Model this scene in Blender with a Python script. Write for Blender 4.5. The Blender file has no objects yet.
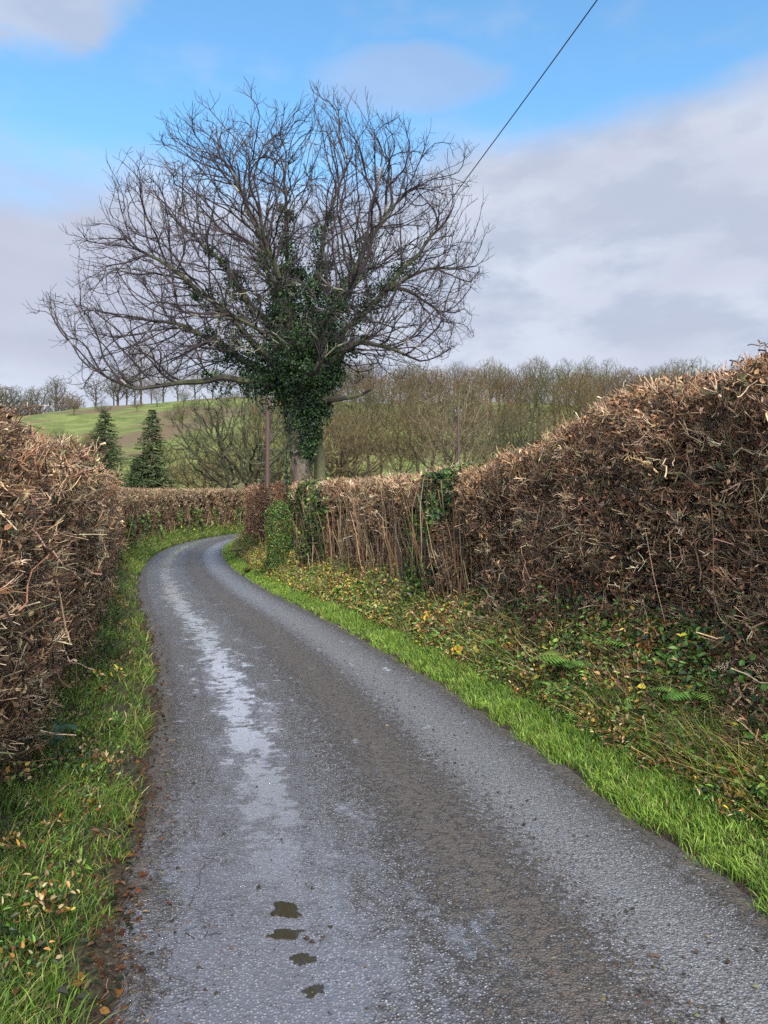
import bpy, math
import numpy as np

R = np.random.default_rng(7)
SC = bpy.context.scene
COL = SC.collection
F, CX, CY, EYE = 770.0, 384.0, 512.0, 1.6


def at(px, py, d):
    return np.array([(px - CX) / F * d, d, EYE + (CY - py) / F * d])


# ------------------------------------------------------------------ helpers
def tag(o, label=None, cat=None, group=None, kind=None):
    if label: o['label'] = label
    if cat: o['category'] = cat
    if group: o['group'] = group
    if kind: o['kind'] = kind
    return o


def empty(name, loc=(0, 0, 0)):
    o = bpy.data.objects.new(name, None)
    COL.objects.link(o)
    o.location = loc
    o.empty_display_size = 0.2
    return o


def unit(v):
    return v / np.maximum(np.linalg.norm(v, axis=-1, keepdims=True), 1e-9)


class MB:
    """collects vertex / face arrays and links them as one mesh object"""
    def __init__(self):
        self.v, self.f3, self.f4, self.c, self.n = [], [], [], [], 0

    def add(self, v, f3=None, f4=None, c=None):
        v = np.asarray(v, dtype=np.float32).reshape(-1, 3)
        if f3 is not None and len(f3): self.f3.append(np.asarray(f3, dtype=np.int32).reshape(-1, 3) + self.n)
        if f4 is not None and len(f4): self.f4.append(np.asarray(f4, dtype=np.int32).reshape(-1, 4) + self.n)
        if c is None: c = (0.5, 0.5, 0.5)
        c = np.asarray(c, dtype=np.float32)
        if c.ndim == 1: c = np.tile(c, (len(v), 1))
        self.v.append(v); self.c.append(c); self.n += len(v)
        return self

    def build(self, name, mat, parent=None, loc=None, smooth=False, uv=None):
        V = np.concatenate(self.v); C = np.concatenate(self.c)
        if loc is not None: V = V - np.asarray(loc, dtype=np.float32)
        f3 = np.concatenate(self.f3) if self.f3 else np.zeros((0, 3), np.int32)
        f4 = np.concatenate(self.f4) if self.f4 else np.zeros((0, 4), np.int32)
        me = bpy.data.meshes.new(name)
        me.vertices.add(len(V)); me.vertices.foreach_set('co', V.ravel())
        nl = len(f3) * 3 + len(f4) * 4
        me.loops.add(nl)
        me.loops.foreach_set('vertex_index', np.concatenate([f3.ravel(), f4.ravel()]))
        me.polygons.add(len(f3) + len(f4))
        st = np.concatenate([np.arange(len(f3)) * 3, len(f3) * 3 + np.arange(len(f4)) * 4]).astype(np.int32)
        me.polygons.foreach_set('loop_start', st)
        me.update(calc_edges=True)
        a = me.attributes.new('Col', 'FLOAT_COLOR', 'POINT')
        a.data.foreach_set('color', np.concatenate([C, np.ones((len(C), 1), np.float32)], axis=1).ravel())
        if uv is not None:
            a = me.attributes.new('ST', 'FLOAT_VECTOR', 'POINT')
            a.data.foreach_set('vector', np.concatenate([uv, np.zeros((len(uv), 1))], axis=1).astype(np.float32).ravel())
        me.polygons.foreach_set('use_smooth', np.full(len(me.polygons), bool(smooth)))
        me.validate()
        o = bpy.data.objects.new(name, me)
        me.materials.append(mat)
        COL.objects.link(o)
        if loc is not None and parent is None: o.location = loc
        if parent is not None: o.parent = parent
        return o


def frame(D):
    ref = np.where(np.abs(D[..., 2:3]) < 0.85, np.array([0, 0, 1.0]), np.array([1.0, 0.0, 0]))
    A = unit(np.cross(D, ref))
    return A, np.cross(D, A)


def twigs(mb, P, D, L, r0, col, bend=0.25, seg=2, taper=0.45, rng=None, tipcol=None):
    """vectorised little curved three-sided twigs"""
    rng = rng or R
    N = len(P); D = unit(D)
    B = unit(rng.normal(size=(N, 3))) * (bend * np.asarray(L).reshape(-1, 1))
    L = np.asarray(L).reshape(-1, 1) * np.ones((N, 1)); r0 = np.asarray(r0).reshape(-1, 1) * np.ones((N, 1))
    A, Bn = frame(D)
    ang = np.array([0, 2.094, 4.189])
    rings, cols = [], []
    for k in range(seg + 1):
        t = k / seg
        c = P + D * L * t + B * (t * t)
        if 0 < k < seg: c = c + rng.normal(size=(N, 3)) * np.minimum(L, .35) * 0.05
        r = r0 * (1 - (1 - taper) * t)
        ring = c[:, None, :] + r[:, None, :] * (np.cos(ang)[None, :, None] * A[:, None, :] + np.sin(ang)[None, :, None] * Bn[:, None, :])
        rings.append(ring)
        cc = col if tipcol is None else col * (1 - t ** 3) + tipcol * t ** 3
        cols.append(np.repeat(cc[:, None, :], 3, axis=1))
    V = np.stack(rings, axis=1)  # N,seg+1,3,3
    C = np.stack(cols, axis=1)
    base = (np.arange(N) * (seg + 1) * 3)[:, None, None]
    q = []
    for k in range(seg):
        for j in range(3):
            q.append([k * 3 + j, k * 3 + (j + 1) % 3, (k + 1) * 3 + (j + 1) % 3, (k + 1) * 3 + j])
    q = np.array(q)[None] + base
    t3 = np.array([[seg * 3, seg * 3 + 1, seg * 3 + 2]])[None] + base
    mb.add(V.reshape(-1, 3), t3.reshape(-1, 3), q.reshape(-1, 4), C.reshape(-1, 3))


def leaves(mb, P, D, Nn, L, W, col, fold=0.25, curl=0.15):
    """two-quad leaves folded along the midrib; D along the leaf, Nn rough normal"""
    N = len(P); D = unit(D); S = unit(np.cross(D, Nn)); U = np.cross(S, D)
    L = np.asarray(L).reshape(-1, 1) * np.ones((N, 1)); W = np.asarray(W).reshape(-1, 1) * np.ones((N, 1))
    b = P; tip = P + D * L - U * L * curl
    l1 = P + D * L * .3 - S * W * .5 + U * W * fold; l2 = P + D * L * .68 - S * W * .42 + U * (W * fold - L * curl * .4)
    r1 = P + D * L * .3 + S * W * .5 + U * W * fold; r2 = P + D * L * .68 + S * W * .42 + U * (W * fold - L * curl * .4)
    V = np.stack([b, r1, r2, tip, l2, l1], axis=1)
    base = (np.arange(N) * 6)[:, None, None]
    q = np.array([[0, 1, 2, 3], [0, 3, 4, 5]])[None] + base
    mb.add(V.reshape(-1, 3), None, q.reshape(-1, 4), np.repeat(col, 6, axis=0))


def blades(mb, P, lean, L, W, col, droop=0.5):
    N = len(P); L = L.reshape(-1, 1); W = W.reshape(-1, 1)
    az = R.uniform(0, 2 * np.pi, N)
    S = np.stack([np.cos(az), np.sin(az), np.zeros(N)], axis=1)
    hz = lean.copy(); hz[:, 2] = 0
    vs, cs = [], []
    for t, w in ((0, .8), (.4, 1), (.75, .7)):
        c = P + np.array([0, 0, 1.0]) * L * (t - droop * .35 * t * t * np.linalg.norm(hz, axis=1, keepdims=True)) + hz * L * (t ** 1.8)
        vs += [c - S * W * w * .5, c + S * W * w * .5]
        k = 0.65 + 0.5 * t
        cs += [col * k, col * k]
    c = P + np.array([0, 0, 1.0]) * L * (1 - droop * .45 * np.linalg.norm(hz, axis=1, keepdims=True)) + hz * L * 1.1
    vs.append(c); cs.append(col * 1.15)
    V = np.stack(vs, axis=1); C = np.stack(cs, axis=1)
    base = (np.arange(N) * 7)[:, None, None]
    q = np.array([[0, 1, 3, 2], [2, 3, 5, 4]])[None] + base
    t3 = np.array([[4, 5, 6]])[None] + base
    mb.add(V.reshape(-1, 3), t3.reshape(-1, 3), q.reshape(-1, 4), C.reshape(-1, 3))


def tube(mb, pts, rad, sides=8, col=(.5, .5, .5), noise=0.0, freq=3.0, cap=True):
    pts = np.asarray(pts, float); n = len(pts); rad = np.asarray(rad) * np.ones(n)
    T = unit(np.gradient(pts, axis=0)); A = np.zeros_like(pts)
    a = unit(np.cross(T[0], [0.3, 1, 0.1])) if abs(T[0][2]) > .5 else unit(np.cross(T[0], [0, 0, 1.0]))
    for i in range(n):
        a = unit(a - T[i] * np.dot(a, T[i])); A[i] = a
    B = np.cross(T, A)
    th = np.arange(sides) * 2 * np.pi / sides
    rr = rad[:, None] * np.ones((n, sides))
    if noise:
        s = np.concatenate([[0], np.cumsum(np.linalg.norm(np.diff(pts, axis=0), axis=1))])[:, None]
        rr = rr * (1 + noise * (np.sin(3 * th + freq * s) * .5 + np.sin(5 * th - 1.7 * freq * s + 1) * .35 + np.sin(2 * th + .6 * freq * s + 2) * .6 + R.normal(size=rr.shape) * .3))
    V = pts[:, None, :] + rr[..., None] * (np.cos(th)[None, :, None] * A[:, None, :] + np.sin(th)[None, :, None] * B[:, None, :])
    i, j = np.meshgrid(np.arange(n - 1), np.arange(sides), indexing='ij')
    q = np.stack([i * sides + j, i * sides + (j + 1) % sides, (i + 1) * sides + (j + 1) % sides, (i + 1) * sides + j], axis=-1).reshape(-1, 4)
    V = V.reshape(-1, 3); f3 = None
    if cap:
        V = np.concatenate([V, pts[-1:]]); k = len(V) - 1; j = np.arange(sides)
        f3 = np.stack([(n - 1) * sides + j, (n - 1) * sides + (j + 1) % sides, np.full(sides, k)], axis=1)
    mb.add(V, f3, q, col)


# ------------------------------------------------------------------ node helpers
class NT:
    def __init__(self, mat):
        mat.use_nodes = True
        self.t = mat.node_tree; self.t.nodes.clear()

    def n(self, typ, ins=None, **props):
        nd = self.t.nodes.new(typ)
        for k, v in props.items(): setattr(nd, k, v)
        for k, v in (ins or {}).items():
            s = nd.inputs[k]
            if isinstance(v, bpy.types.NodeSocket): self.t.links.new(v, s)
            else: s.default_value = v
        return nd

    def m(self, op, a, b=0.0, c=0.0, clamp=False):
        nd = self.n('ShaderNodeMath', {0: a, 1: b, 2: c}, operation=op); nd.use_clamp = clamp
        return nd.outputs[0]

    def ss(self, v, lo, hi):
        nd = self.n('ShaderNodeMapRange', {0: v, 1: lo, 2: hi}, interpolation_type='SMOOTHSTEP')
        return nd.outputs[0]

    def mix(self, f, a, b):
        nd = self.t.nodes.new('ShaderNodeMix'); nd.data_type = 'RGBA'
        for s, v in ((nd.inputs[0], f), (nd.inputs[6], a), (nd.inputs[7], b)):
            if isinstance(v, bpy.types.NodeSocket): self.t.links.new(v, s)
            else: s.default_value = v if isinstance(v, float) else (*v[:3], 1.0)
        return nd.outputs[2]

    def noise(self, vec, scale, detail=3.0, rough=0.55, dist=0.0):
        return self.n('ShaderNodeTexNoise', {'Vector': vec, 'Scale': scale, 'Detail': detail, 'Roughness': rough, 'Distortion': dist}).outputs[0]


def newmat(name):
    m = bpy.data.materials.new(name)
    return m, NT(m)


def attr_mat(name, rough=0.8, per_object=0.0, translucent=0.0, spec=0.3, var=0.35, vscale=60.0, bump=0.0, gain=1.0):
    m, t = newmat(name)
    a = t.n('ShaderNodeAttribute', attribute_name='Col').outputs['Color']
    co = t.n('ShaderNodeTexCoord').outputs['Object']
    nz = t.noise(co, vscale, 2.0)
    k = t.n('ShaderNodeMapRange', {0: nz, 1: .25, 2: .75, 3: gain * (1 - var), 4: gain * (1 + var)}).outputs[0]
    if per_object:
        rn = t.n('ShaderNodeObjectInfo').outputs['Random']
        a = t.n('ShaderNodeVectorMath', {0: a, 1: t.mix(rn, (1.35, 1.05, .9), (.8, .95, .85))}, operation='MULTIPLY').outputs[0]
    c = t.n('ShaderNodeVectorMath', {0: a, 3: k}, operation='SCALE').outputs[0]
    ins = {'Base Color': c, 'Roughness': rough, 'Specular IOR Level': spec}
    if bump: ins['Normal'] = t.n('ShaderNodeBump', {'Height': nz, 'Strength': bump, 'Distance': .02}).outputs[0]
    p = t.n('ShaderNodeBsdfPrincipled', ins).outputs[0]
    if translucent:
        tr = t.n('ShaderNodeBsdfTranslucent', {'Color': c}).outputs[0]
        p = t.n('ShaderNodeMixShader', {0: translucent, 1: p, 2: tr}).outputs[0]
    t.n('ShaderNodeOutputMaterial', {'Surface': p})
    return m


M_twig = attr_mat('twig_bark', 0.75, var=.4, vscale=45)
M_core = attr_mat('hedge_shade_core', 0.95, spec=.05, var=.7, vscale=18, bump=1.0)  # dark hedge core, colour stands in for interior shade
M_dead = attr_mat('dead_leaf', 0.7, .25, var=.3, vscale=90)
M_leaf = attr_mat('green_leaf', 0.5, .25, spec=.35, var=.3, vscale=70)
M_ivy = attr_mat('ivy_leaf', 0.5, .08, spec=.3, var=.35, vscale=25)
M_grass = attr_mat('grass_blade', 0.5, .35, spec=.3, var=.25, vscale=8)
M_branch = attr_mat('bare_branch', 0.85, var=.3, vscale=9)
M_fartwig = attr_mat('distant_branch', 0.9, per_object=1.0, spec=.1, var=.2, vscale=.6)
M_needle = attr_mat('needles', 0.7, spec=.1, var=.35, vscale=3)
M_crumb = attr_mat('mud_crumb', 0.75, var=.3, vscale=80, spec=.4)


# ------------------------------------------------------------------ the lane in plan
_cl = np.array([[-3.2, 1.95], [-1.5, 1.45], [0, 1.02], [1.2, .69], [2.3, .43], [3.21, .24], [3.83, .08], [4.72, -.13], [6.59, -.62], [8.74, -1.27], [11.3, -2.13],
                [14, -3.1], [16.9, -4.06], [20.9, -5.28], [25.1, -6.4], [31.6, -7.85], [39.7, -9.1], [48, -9.75], [56, -9.75], [62, -9.1],
                [68, -7.4], [73, -4.6], [77, -0.5], [80, 5], [82, 12]])


def catmull(P, n=12):
    P = np.vstack([2 * P[0] - P[1], P, 2 * P[-1] - P[-2]]); out = []
    for i in range(1, len(P) - 2):
        for k in range(n):
            t = k / n; a, b, c, d = P[i - 1], P[i], P[i + 1], P[i + 2]
            out.append(.5 * ((2 * b) + (c - a) * t + (2 * a - 5 * b + 4 * c - d) * t * t + (3 * b - a - 3 * c + d) * t ** 3))
    out.append(P[-2]); return np.array(out)


_p = catmull(_cl[:, ::-1], 16)
for _ in range(6): _p[1:-1] = (_p[:-2] + 2 * _p[1:-1] + _p[2:]) / 4
_s = np.concatenate([[0], np.cumsum(np.linalg.norm(np.diff(_p, axis=0), axis=1))])
SMAX = _s[-1]
sg = np.arange(0, SMAX, 0.1)
LX, LY = np.interp(sg, _s, _p[:, 0]), np.interp(sg, _s, _p[:, 1])
TX, TY = np.gradient(LX), np.gradient(LY)
_l = np.hypot(TX, TY); TX /= _l; TY /= _l
NX, NY = TY, -TX                 # to the right of travel
HW = 1.25


def s_of(d): return np.interp(d, LY, sg)          # arc length where the lane is d metres ahead


def d_of(s): return np.interp(s, sg, LY)


def road_xy(s, t):
    x, y = np.interp(s, sg, LX), np.interp(s, sg, LY)
    nx, ny = np.interp(s, sg, NX), np.interp(s, sg, NY)
    return x + nx * t, y + ny * t, nx, ny


def to_st(x, y):
    s = np.zeros(len(x)); t = np.zeros(len(x)); C = np.stack([LX, LY], 1)[::2]
    for a in range(0, len(x), 4000):
        b = slice(a, a + 4000)
        d2 = (x[b, None] - C[None, :, 0]) ** 2 + (y[b, None] - C[None, :, 1]) ** 2
        i = d2.argmin(1) * 2
        dx, dy = x[b] - LX[i], y[b] - LY[i]
        t[b] = dx * NX[i] + dy * NY[i]; s[b] = sg[i] + dx * TX[i] + dy * TY[i]
        # far outside the ends the true distance counts
        t[b] = np.where(np.abs(dx * TX[i] + dy * TY[i]) > .4, np.sign(t[b]) * np.hypot(dx, dy), t[b])
    return s, t


def sm(x, a, b):
    t = np.clip((x - a) / (b - a), 0, 1); return t * t * (3 - 2 * t)


def lumps(x, y):
    return (np.sin(x * 2.3 + 1.3 * np.sin(y * 1.1)) * np.sin(y * 1.9 + .7) * .5 + np.sin(x * 6.1 + 2 * y) * .22 + np.sin(y * 7.3 - x * 3.1 + 1) * .2 + np.sin(11 * x + 3) * np.sin(9.1 * y) * .15)


def terrain(x, y):
    z = 0.45 + 39.5 * sm(y, 60, 275) * (0.48 + .52 * sm(x, -152, -84)) + 27 * sm(y, 285, 370) * sm(-x, 85, 150) - 4 * sm(x, -60, 60) * sm(y, 120, 260)
    z += 5 * sm(y, 200, 280) * sm(x, 60, 160)
    z += sm(y, 70, 200) * (1.5 * np.sin(x * .03 + 1) + 1.0 * np.sin(x * .071 + y * .02)) - 30 * sm(y, 420, 900)
    z += .08 * np.sin(x * .5) * np.sin(y * .43)
    return z


def profile(s, t, x, y):
    d = d_of(s)
    uR, uL = t - HW, -t - HW
    bR = .44 + .08 * np.sin(s * .9); bL = .2 + .5 * sm(d, 12, 26)
    w = lumps(x, y)
    zr = .015 + .06 * sm(uR, 0, .4) + (bR - .08) * sm(uR, .40, .95) + .04 * w * sm(uR, 0, .4)
    zl = .0 + .03 * sm(uL, .05, .2) + (bL - .03) * sm(uL, .15, .95) + .035 * w * sm(uL, .05, .4)
    z = np.where(t > 0, zr, zl)
    return np.where(np.maximum(uR, uL) < 0, -.07 + .07 * sm(np.maximum(uR, uL), -.12, 0), z)


def ground_z(x, y, s=None, t=None):
    x = np.asarray(x, float); y = np.asarray(y, float)
    if s is None: s, t = to_st(x.ravel(), y.ravel()); s = s.reshape(x.shape); t = t.reshape(x.shape)
    k = sm(np.abs(t), 3.0, 6.0)
    return profile(s, t, x, y) * (1 - k) + terrain(x, y) * k


# ------------------------------------------------------------------ ground sheet
def axis(c, fine, a, b, grow, far):
    g = list(np.arange(a, b, fine)); st = fine
    while g[-1] < far: st *= grow; g.append(g[-1] + st)
    st = fine; lo = []
    v = a
    while v > -far * c: st *= grow; v -= st; lo.append(v)
    return np.array(lo[::-1] + g)


ys = []
v = -3.4; st = .07
while v < 3500:
    ys.append(v)
    st = .07 if v < 12 else min(st * 1.012, .3) if v < 80 else st * 1.03
    v += st
ys = np.array(ys)
xs = axis(1, .07, -7.0, 4.0, 1.035, 3000)
GX, GY = np.meshgrid(xs, ys, indexing='ij')
# shear the sheet with the lane so the fine columns follow it
GX = GX + (np.interp(GY, LY, LX) + 1.0) * (np.exp(-np.maximum(np.abs(GX + 1.5) - 6, 0) / 25)) * np.clip(1 - (GY - 82) / 150, 0, 1)
gx, gy = GX.ravel(), GY.ravel()
nearm = (gy < 95) & (np.abs(gx) < 35)
gz = terrain(gx, gy)
s_, t_ = to_st(gx[nearm], gy[nearm])
gz[nearm] = ground_z(gx[nearm], gy[nearm], s_, t_)
ni, nj = GX.shape
i, j = np.meshgrid(np.arange(ni - 1), np.arange(nj - 1), indexing='ij')
q = np.stack([i * nj + j, (i + 1) * nj + j, (i + 1) * nj + j + 1, i * nj + j + 1], -1).reshape(-1, 4)
m, t = newmat('ground')
pos = t.n('ShaderNodeNewGeometry').outputs['Position']
sp = t.n('ShaderNodeSeparateXYZ', {0: pos})
n1 = t.noise(pos, .035, 5, .6); n2 = t.noise(pos, .3, 4); n3 = t.noise(pos, 14, 4); n4 = t.noise(pos, .011, 3)
n5 = t.noise(pos, .16, 8, .8)
grass = t.mix(t.ss(n5, .35, .65), (.06, .08, .02), (.15, .165, .045))
fields = t.mix(t.ss(t.m('ADD', n1, t.m('MULTIPLY', t.m('SUBTRACT', n5, .5), .5)), .46, .58), grass, (.10, .072, .04))
wood = t.mix(t.ss(sp.outputs[0], -30.0, 30.0), fields, t.mix(t.ss(n2, .4, .6), (.13, .17, .04), (.10, .10, .045)))
soil = t.mix(t.ss(t.noise(pos, 60, 4, .7), .35, .7), (.024, .017, .011), (.065, .05, .034))
c = t.mix(t.ss(sp.outputs[1], 55.0, 75.0), soil, wood)
bmp = t.n('ShaderNodeBump', {'Height': n3, 'Strength': .6, 'Distance': .03}).outputs[0]
p = t.n('ShaderNodeBsdfPrincipled', {'Base Color': c, 'Roughness': .9, 'Specular IOR Level': .15, 'Normal': bmp}).outputs[0]
t.n('ShaderNodeOutputMaterial', {'Surface': p})
g = MB().add(np.stack([gx, gy, gz], 1), None, q).build('ground', m, smooth=True)
tag(g, 'soil, banks and grassy hillside fields either side of the lane', kind='structure')

# ------------------------------------------------------------------ road
ss_ = np.concatenate([np.arange(0, 16, .05), np.arange(16, SMAX - .1, .2)])
tt_ = np.linspace(-HW - .1, HW + .1, 56)
S, T = np.meshgrid(ss_, tt_, indexing='ij')
wob = np.where(np.abs(T) > 1.2, .035 * np.sin(S * 3.1 + T) + .02 * np.sin(S * 9.7) + .012 * np.sin(S * 23), 0) * np.sign(T)
x, y, _, _ = road_xy(S.ravel(), (T + wob).ravel())
tr = T.ravel(); sr = S.ravel()
rut = -.012 * np.exp(-((np.abs(tr) - .72) / .22) ** 2) + .004 * np.sin(sr * 1.3 + tr * 4) * np.sin(tr * 5 + sr * .4)
z = .012 - .006 * (np.abs(tr) / HW) ** 2 + rut - .05 * sm(np.abs(tr), HW - .02, HW + .1)
ni, nj = S.shape
i, j = np.meshgrid(np.arange(ni - 1), np.arange(nj - 1), indexing='ij')
q = np.stack([i * nj + j, i * nj + j + 1, (i + 1) * nj + j + 1, (i + 1) * nj + j], -1).reshape(-1, 4)
m, t = newmat('wet_asphalt')
st_ = t.n('ShaderNodeAttribute', attribute_name='ST').outputs['Vector']
sp = t.n('ShaderNodeSeparateXYZ', {0: st_})
tx, sy = sp.outputs[0], sp.outputs[1]
stretch = t.n('ShaderNodeCombineXYZ', {0: tx, 1: t.m('MULTIPLY', sy, .38)}).outputs[0]
nA = t.noise(stretch, 1.3, 4, .6)
nB = t.noise(stretch, 6.5, 5, .65, .4)
nC = t.noise(st_, 26, 4, .6)
agg = t.n('ShaderNodeTexVoronoi', {'Vector': st_, 'Scale': 95.0, 'Randomness': 1.0})
agg2 = t.noise(st_, 55, 3, .7)
aggd, aggc = agg.outputs['Distance'], agg.outputs['Color']
agr = t.n('ShaderNodeSeparateColor', {0: aggc}).outputs[0]
fine = t.noise(st_, 240, 2, .5)


def bell(v, c, w):
    a = t.m('DIVIDE', t.m('SUBTRACT', v, c), w)
    return t.m('POWER', 2.718, t.m('MULTIPLY', t.m('MULTIPLY', a, a), -1.0))


left = bell(tx, -.62, .27); right = bell(tx, .74, .26); mid = bell(tx, .2, .36)
nearish = t.ss(sy, 11.0, 4.0)
film = t.m('ADD', t.m('ADD', t.m('MULTIPLY', left, .44), t.m('MULTIPLY', nearish, t.m('MULTIPLY', t.ss(tx, .55, -.2), .34))), t.m('MULTIPLY', t.m('SUBTRACT', nB, .5), 1.25))
film = t.m('ADD', film, t.m('MULTIPLY', nearish, t.m('MULTIPLY', bell(tx, -.98, .2), .22)))
film = t.m('ADD', film, t.m('ADD', t.m('MULTIPLY', t.m('SUBTRACT', nA, .5), .6), t.m('MULTIPLY', t.m('SUBTRACT', nC, .5), .7)))
wet = t.ss(film, .12, .52)
rip = t.noise(t.n('ShaderNodeCombineXYZ', {0: t.m('MULTIPLY', tx, .8), 1: t.m('MULTIPLY', sy, 1.3)}).outputs[0], 8.5, 5, .7, .5)
sheen_streak = t.m('MULTIPLY', t.ss(t.m('ADD', t.m('ADD', t.m('MULTIPLY', bell(tx, -.62, .17), .5), t.m('MULTIPLY', t.m('SUBTRACT', nB, .5), 1.5)), t.m('MULTIPLY', t.m('SUBTRACT', rip, .5), 1.9)), .27, .46), t.ss(sy, 5.8, 11.5))
damp = t.m('MAXIMUM', t.m('MULTIPLY', right, .8), t.ss(film, -.1, .4))
mudn = t.noise(st_, 19, 6, .72)
mud = t.ss(t.m('ADD', t.m('MULTIPLY', t.m('ADD', mid, t.ss(t.m('ABSOLUTE', tx), .98, 1.22)), .38), t.m('MULTIPLY', t.m('SUBTRACT', mudn, .5), 1.6)), .22, .32)
mud = t.m('MULTIPLY', mud, t.m('SUBTRACT', 1.0, t.m('MULTIPLY', wet, .85)))
stone = t.mix(t.ss(agr, .1, .95), (.13, .128, .13), (.46, .455, .47))
binder = t.mix(t.ss(aggd, .15, .5), stone, (.045, .043, .042))
binder = t.mix(t.m('MULTIPLY', right, .45), binder, (.27, .28, .295))  # bluish sheen of the right wheel track painted into the base colour
binder = t.mix(t.m('MULTIPLY', t.ss(nC, .3, .7), .25), binder, (.12, .10, .08))
wet_sheen = t.mix(nC, (.15, .15, .165), (.27, .27, .31))  # pale bluish sky sheen of the wet film, as base colour
binder = t.mix(t.m('MULTIPLY', t.ss(agg2, .42, .6), .5), binder, (.05, .046, .042))
base = t.mix(t.m('MULTIPLY', wet, .34), binder, wet_sheen)
base = t.mix(t.m('MULTIPLY', sheen_streak, .8), base, (.45, .48, .54))  # bright sky reflection in the left track painted as pale base colour
base = t.mix(t.m('MULTIPLY', mud, .85), base, t.mix(fine, (.04, .031, .024), (.115, .095, .075)))
rough = t.m('ADD', t.m('MULTIPLY', damp, -.22), .62)
rough = t.m('ADD', t.m('MULTIPLY', rough, t.m('SUBTRACT', 1.0, wet)), t.m('MULTIPLY', wet, t.n('ShaderNodeMapRange', {0: film, 1: .3, 2: .6, 3: .22, 4: .06}).outputs[0]))
h = t.m('ADD', t.m('MULTIPLY', aggd, -.6), t.m('MULTIPLY', fine, .25))
h = t.m('MULTIPLY', h, t.m('SUBTRACT', 1.0, t.m('MULTIPLY', t.m('MAXIMUM', wet, sheen_streak), .6)))
h = t.m('ADD', h, t.m('MULTIPLY', mud, 1.1))
h = t.m('ADD', h, t.m('MULTIPLY', t.m('MULTIPLY', nC, 1.4), t.m('SUBTRACT', 1.0, t.m('MULTIPLY', wet, .8))))
bmp = t.n('ShaderNodeBump', {'Height': h, 'Strength': 1.0, 'Distance': .011}).outputs[0]
p = t.n('ShaderNodeBsdfPrincipled', {'Base Color': base, 'Roughness': rough, 'Specular IOR Level': t.m('ADD', .5, t.m('MULTIPLY', damp, .35)), 'Normal': bmp,
                                     'Coat Weight': t.m('MAXIMUM', t.m('MULTIPLY', wet, .8), sheen_streak), 'Coat Roughness': t.m('ADD', .06, t.m('MULTIPLY', sheen_streak, .10)), 'Coat IOR': 1.4}).outputs[0]
t.n('ShaderNodeOutputMaterial', {'Surface': p})
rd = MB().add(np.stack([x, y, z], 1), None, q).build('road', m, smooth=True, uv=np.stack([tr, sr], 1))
tag(rd, 'narrow wet asphalt lane with muddy middle and shiny wheel tracks', kind='structure')

# puddles
m_p, t = newmat('puddle_water')
p = t.n('ShaderNodeBsdfPrincipled', {'Base Color': (.034, .029, .017, 1), 'Roughness': .03, 'IOR': 1.33, 'Specular IOR Level': .5}).outputs[0]
t.n('ShaderNodeOutputMaterial', {'Surface': p})


def puddle(px, py, wx, wy, label, seed, zoff=.006):
    d = EYE * F / (py - CY); c = np.array([(px - CX) / F * d, d])
    sx = wx / F * d * .5; sy2 = wy / F * d * d / EYE * .5
    rr = np.random.default_rng(seed); n = 48; a = np.linspace(0, 2 * np.pi, n, endpoint=False)
    k = 1 + sum(rr.uniform(-.34, .34) / (f * .22 + .8) * np.sin(f * a + rr.uniform(0, 6)) for f in (2, 3, 4, 5, 7, 9, 12, 15))
    k = k * (1 + rr.normal(size=n) * .05)
    X = c[0] + sx * (k * np.cos(a) + .18 * np.sin(a + seed) * k); Y = c[1] + sy2 * k * np.sin(a)
    s0, t0 = to_st(np.array([c[0]]), np.array([c[1]]))
    zz = max(float(ground_z(c[0:1], c[1:2])[0]), .0) + zoff
    rows = [np.stack([X, Y, np.full(n, zz)], 1), np.stack([X, Y, np.full(n, zz - .012)], 1), np.array([[c[0], c[1], zz]])]
    V = np.concatenate(rows); jj = np.arange(n)
    f3 = np.stack([jj, (jj + 1) % n, np.full(n, 2 * n)], 1)
    f4 = np.stack([n + jj, n + (jj + 1) % n, (jj + 1) % n, jj], 1)
    o = MB().add(V, f3, f4).build('puddle', m_p, loc=(c[0], c[1], zz))
    tag(o, label, 'puddle', 'small puddles in the lane')


puddle(286, 911, 30, 13, 'upper dark puddle in the left wheel track near the bottom of the lane', 3)
puddle(286, 935, 40, 9, 'wide flat dark puddle just below the upper one in the left wheel track', 5)
puddle(303, 960, 20, 11, 'small round dark puddle third down the left wheel track', 8)
puddle(314, 992, 24, 11, 'nearest puddle at the bottom of the lane, reflecting blue sky', 11)
puddle(244, 557, 4.5, 9, 'thin bright puddle in the bright grass by the far bend, upper of two', 12, .075)
puddle(251, 572, 5, 8, 'thin bright puddle in the bright grass by the far bend, lower of two', 14, .075)


# ------------------------------------------------------------------ hedges
PAL = np.array([[.026, .018, .012], [.085, .050, .030], [.16, .088, .048], [.30, .205, .12], [.46, .36, .235], [.10, .10, .05], [.055, .040, .027]]) * np.array([.97, .92, .85])


def pal(n, w, P=PAL, jit=.22):
    w = np.array(w, float); w /= w.sum()
    c = P[R.choice(len(P), n, p=w)]
    return np.clip(c * (1 + R.normal(size=(n, 1)) * jit) * (1 + R.normal(size=(n, 3)) * .06), .005, .8)


def sdist(s0, s1, n, power=1.0, side=-1, u=1.0):
    """positions along the lane, denser close to the camera"""
    s = np.linspace(s0, s1, 800); x, y, _, _ = road_xy(s, side * (HW + u))
    d = np.maximum(np.hypot(x, y), 1.5); w = d ** -power; c = np.cumsum(w); c /= c[-1]
    return np.interp(R.uniform(0, 1, n), c, s)


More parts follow.
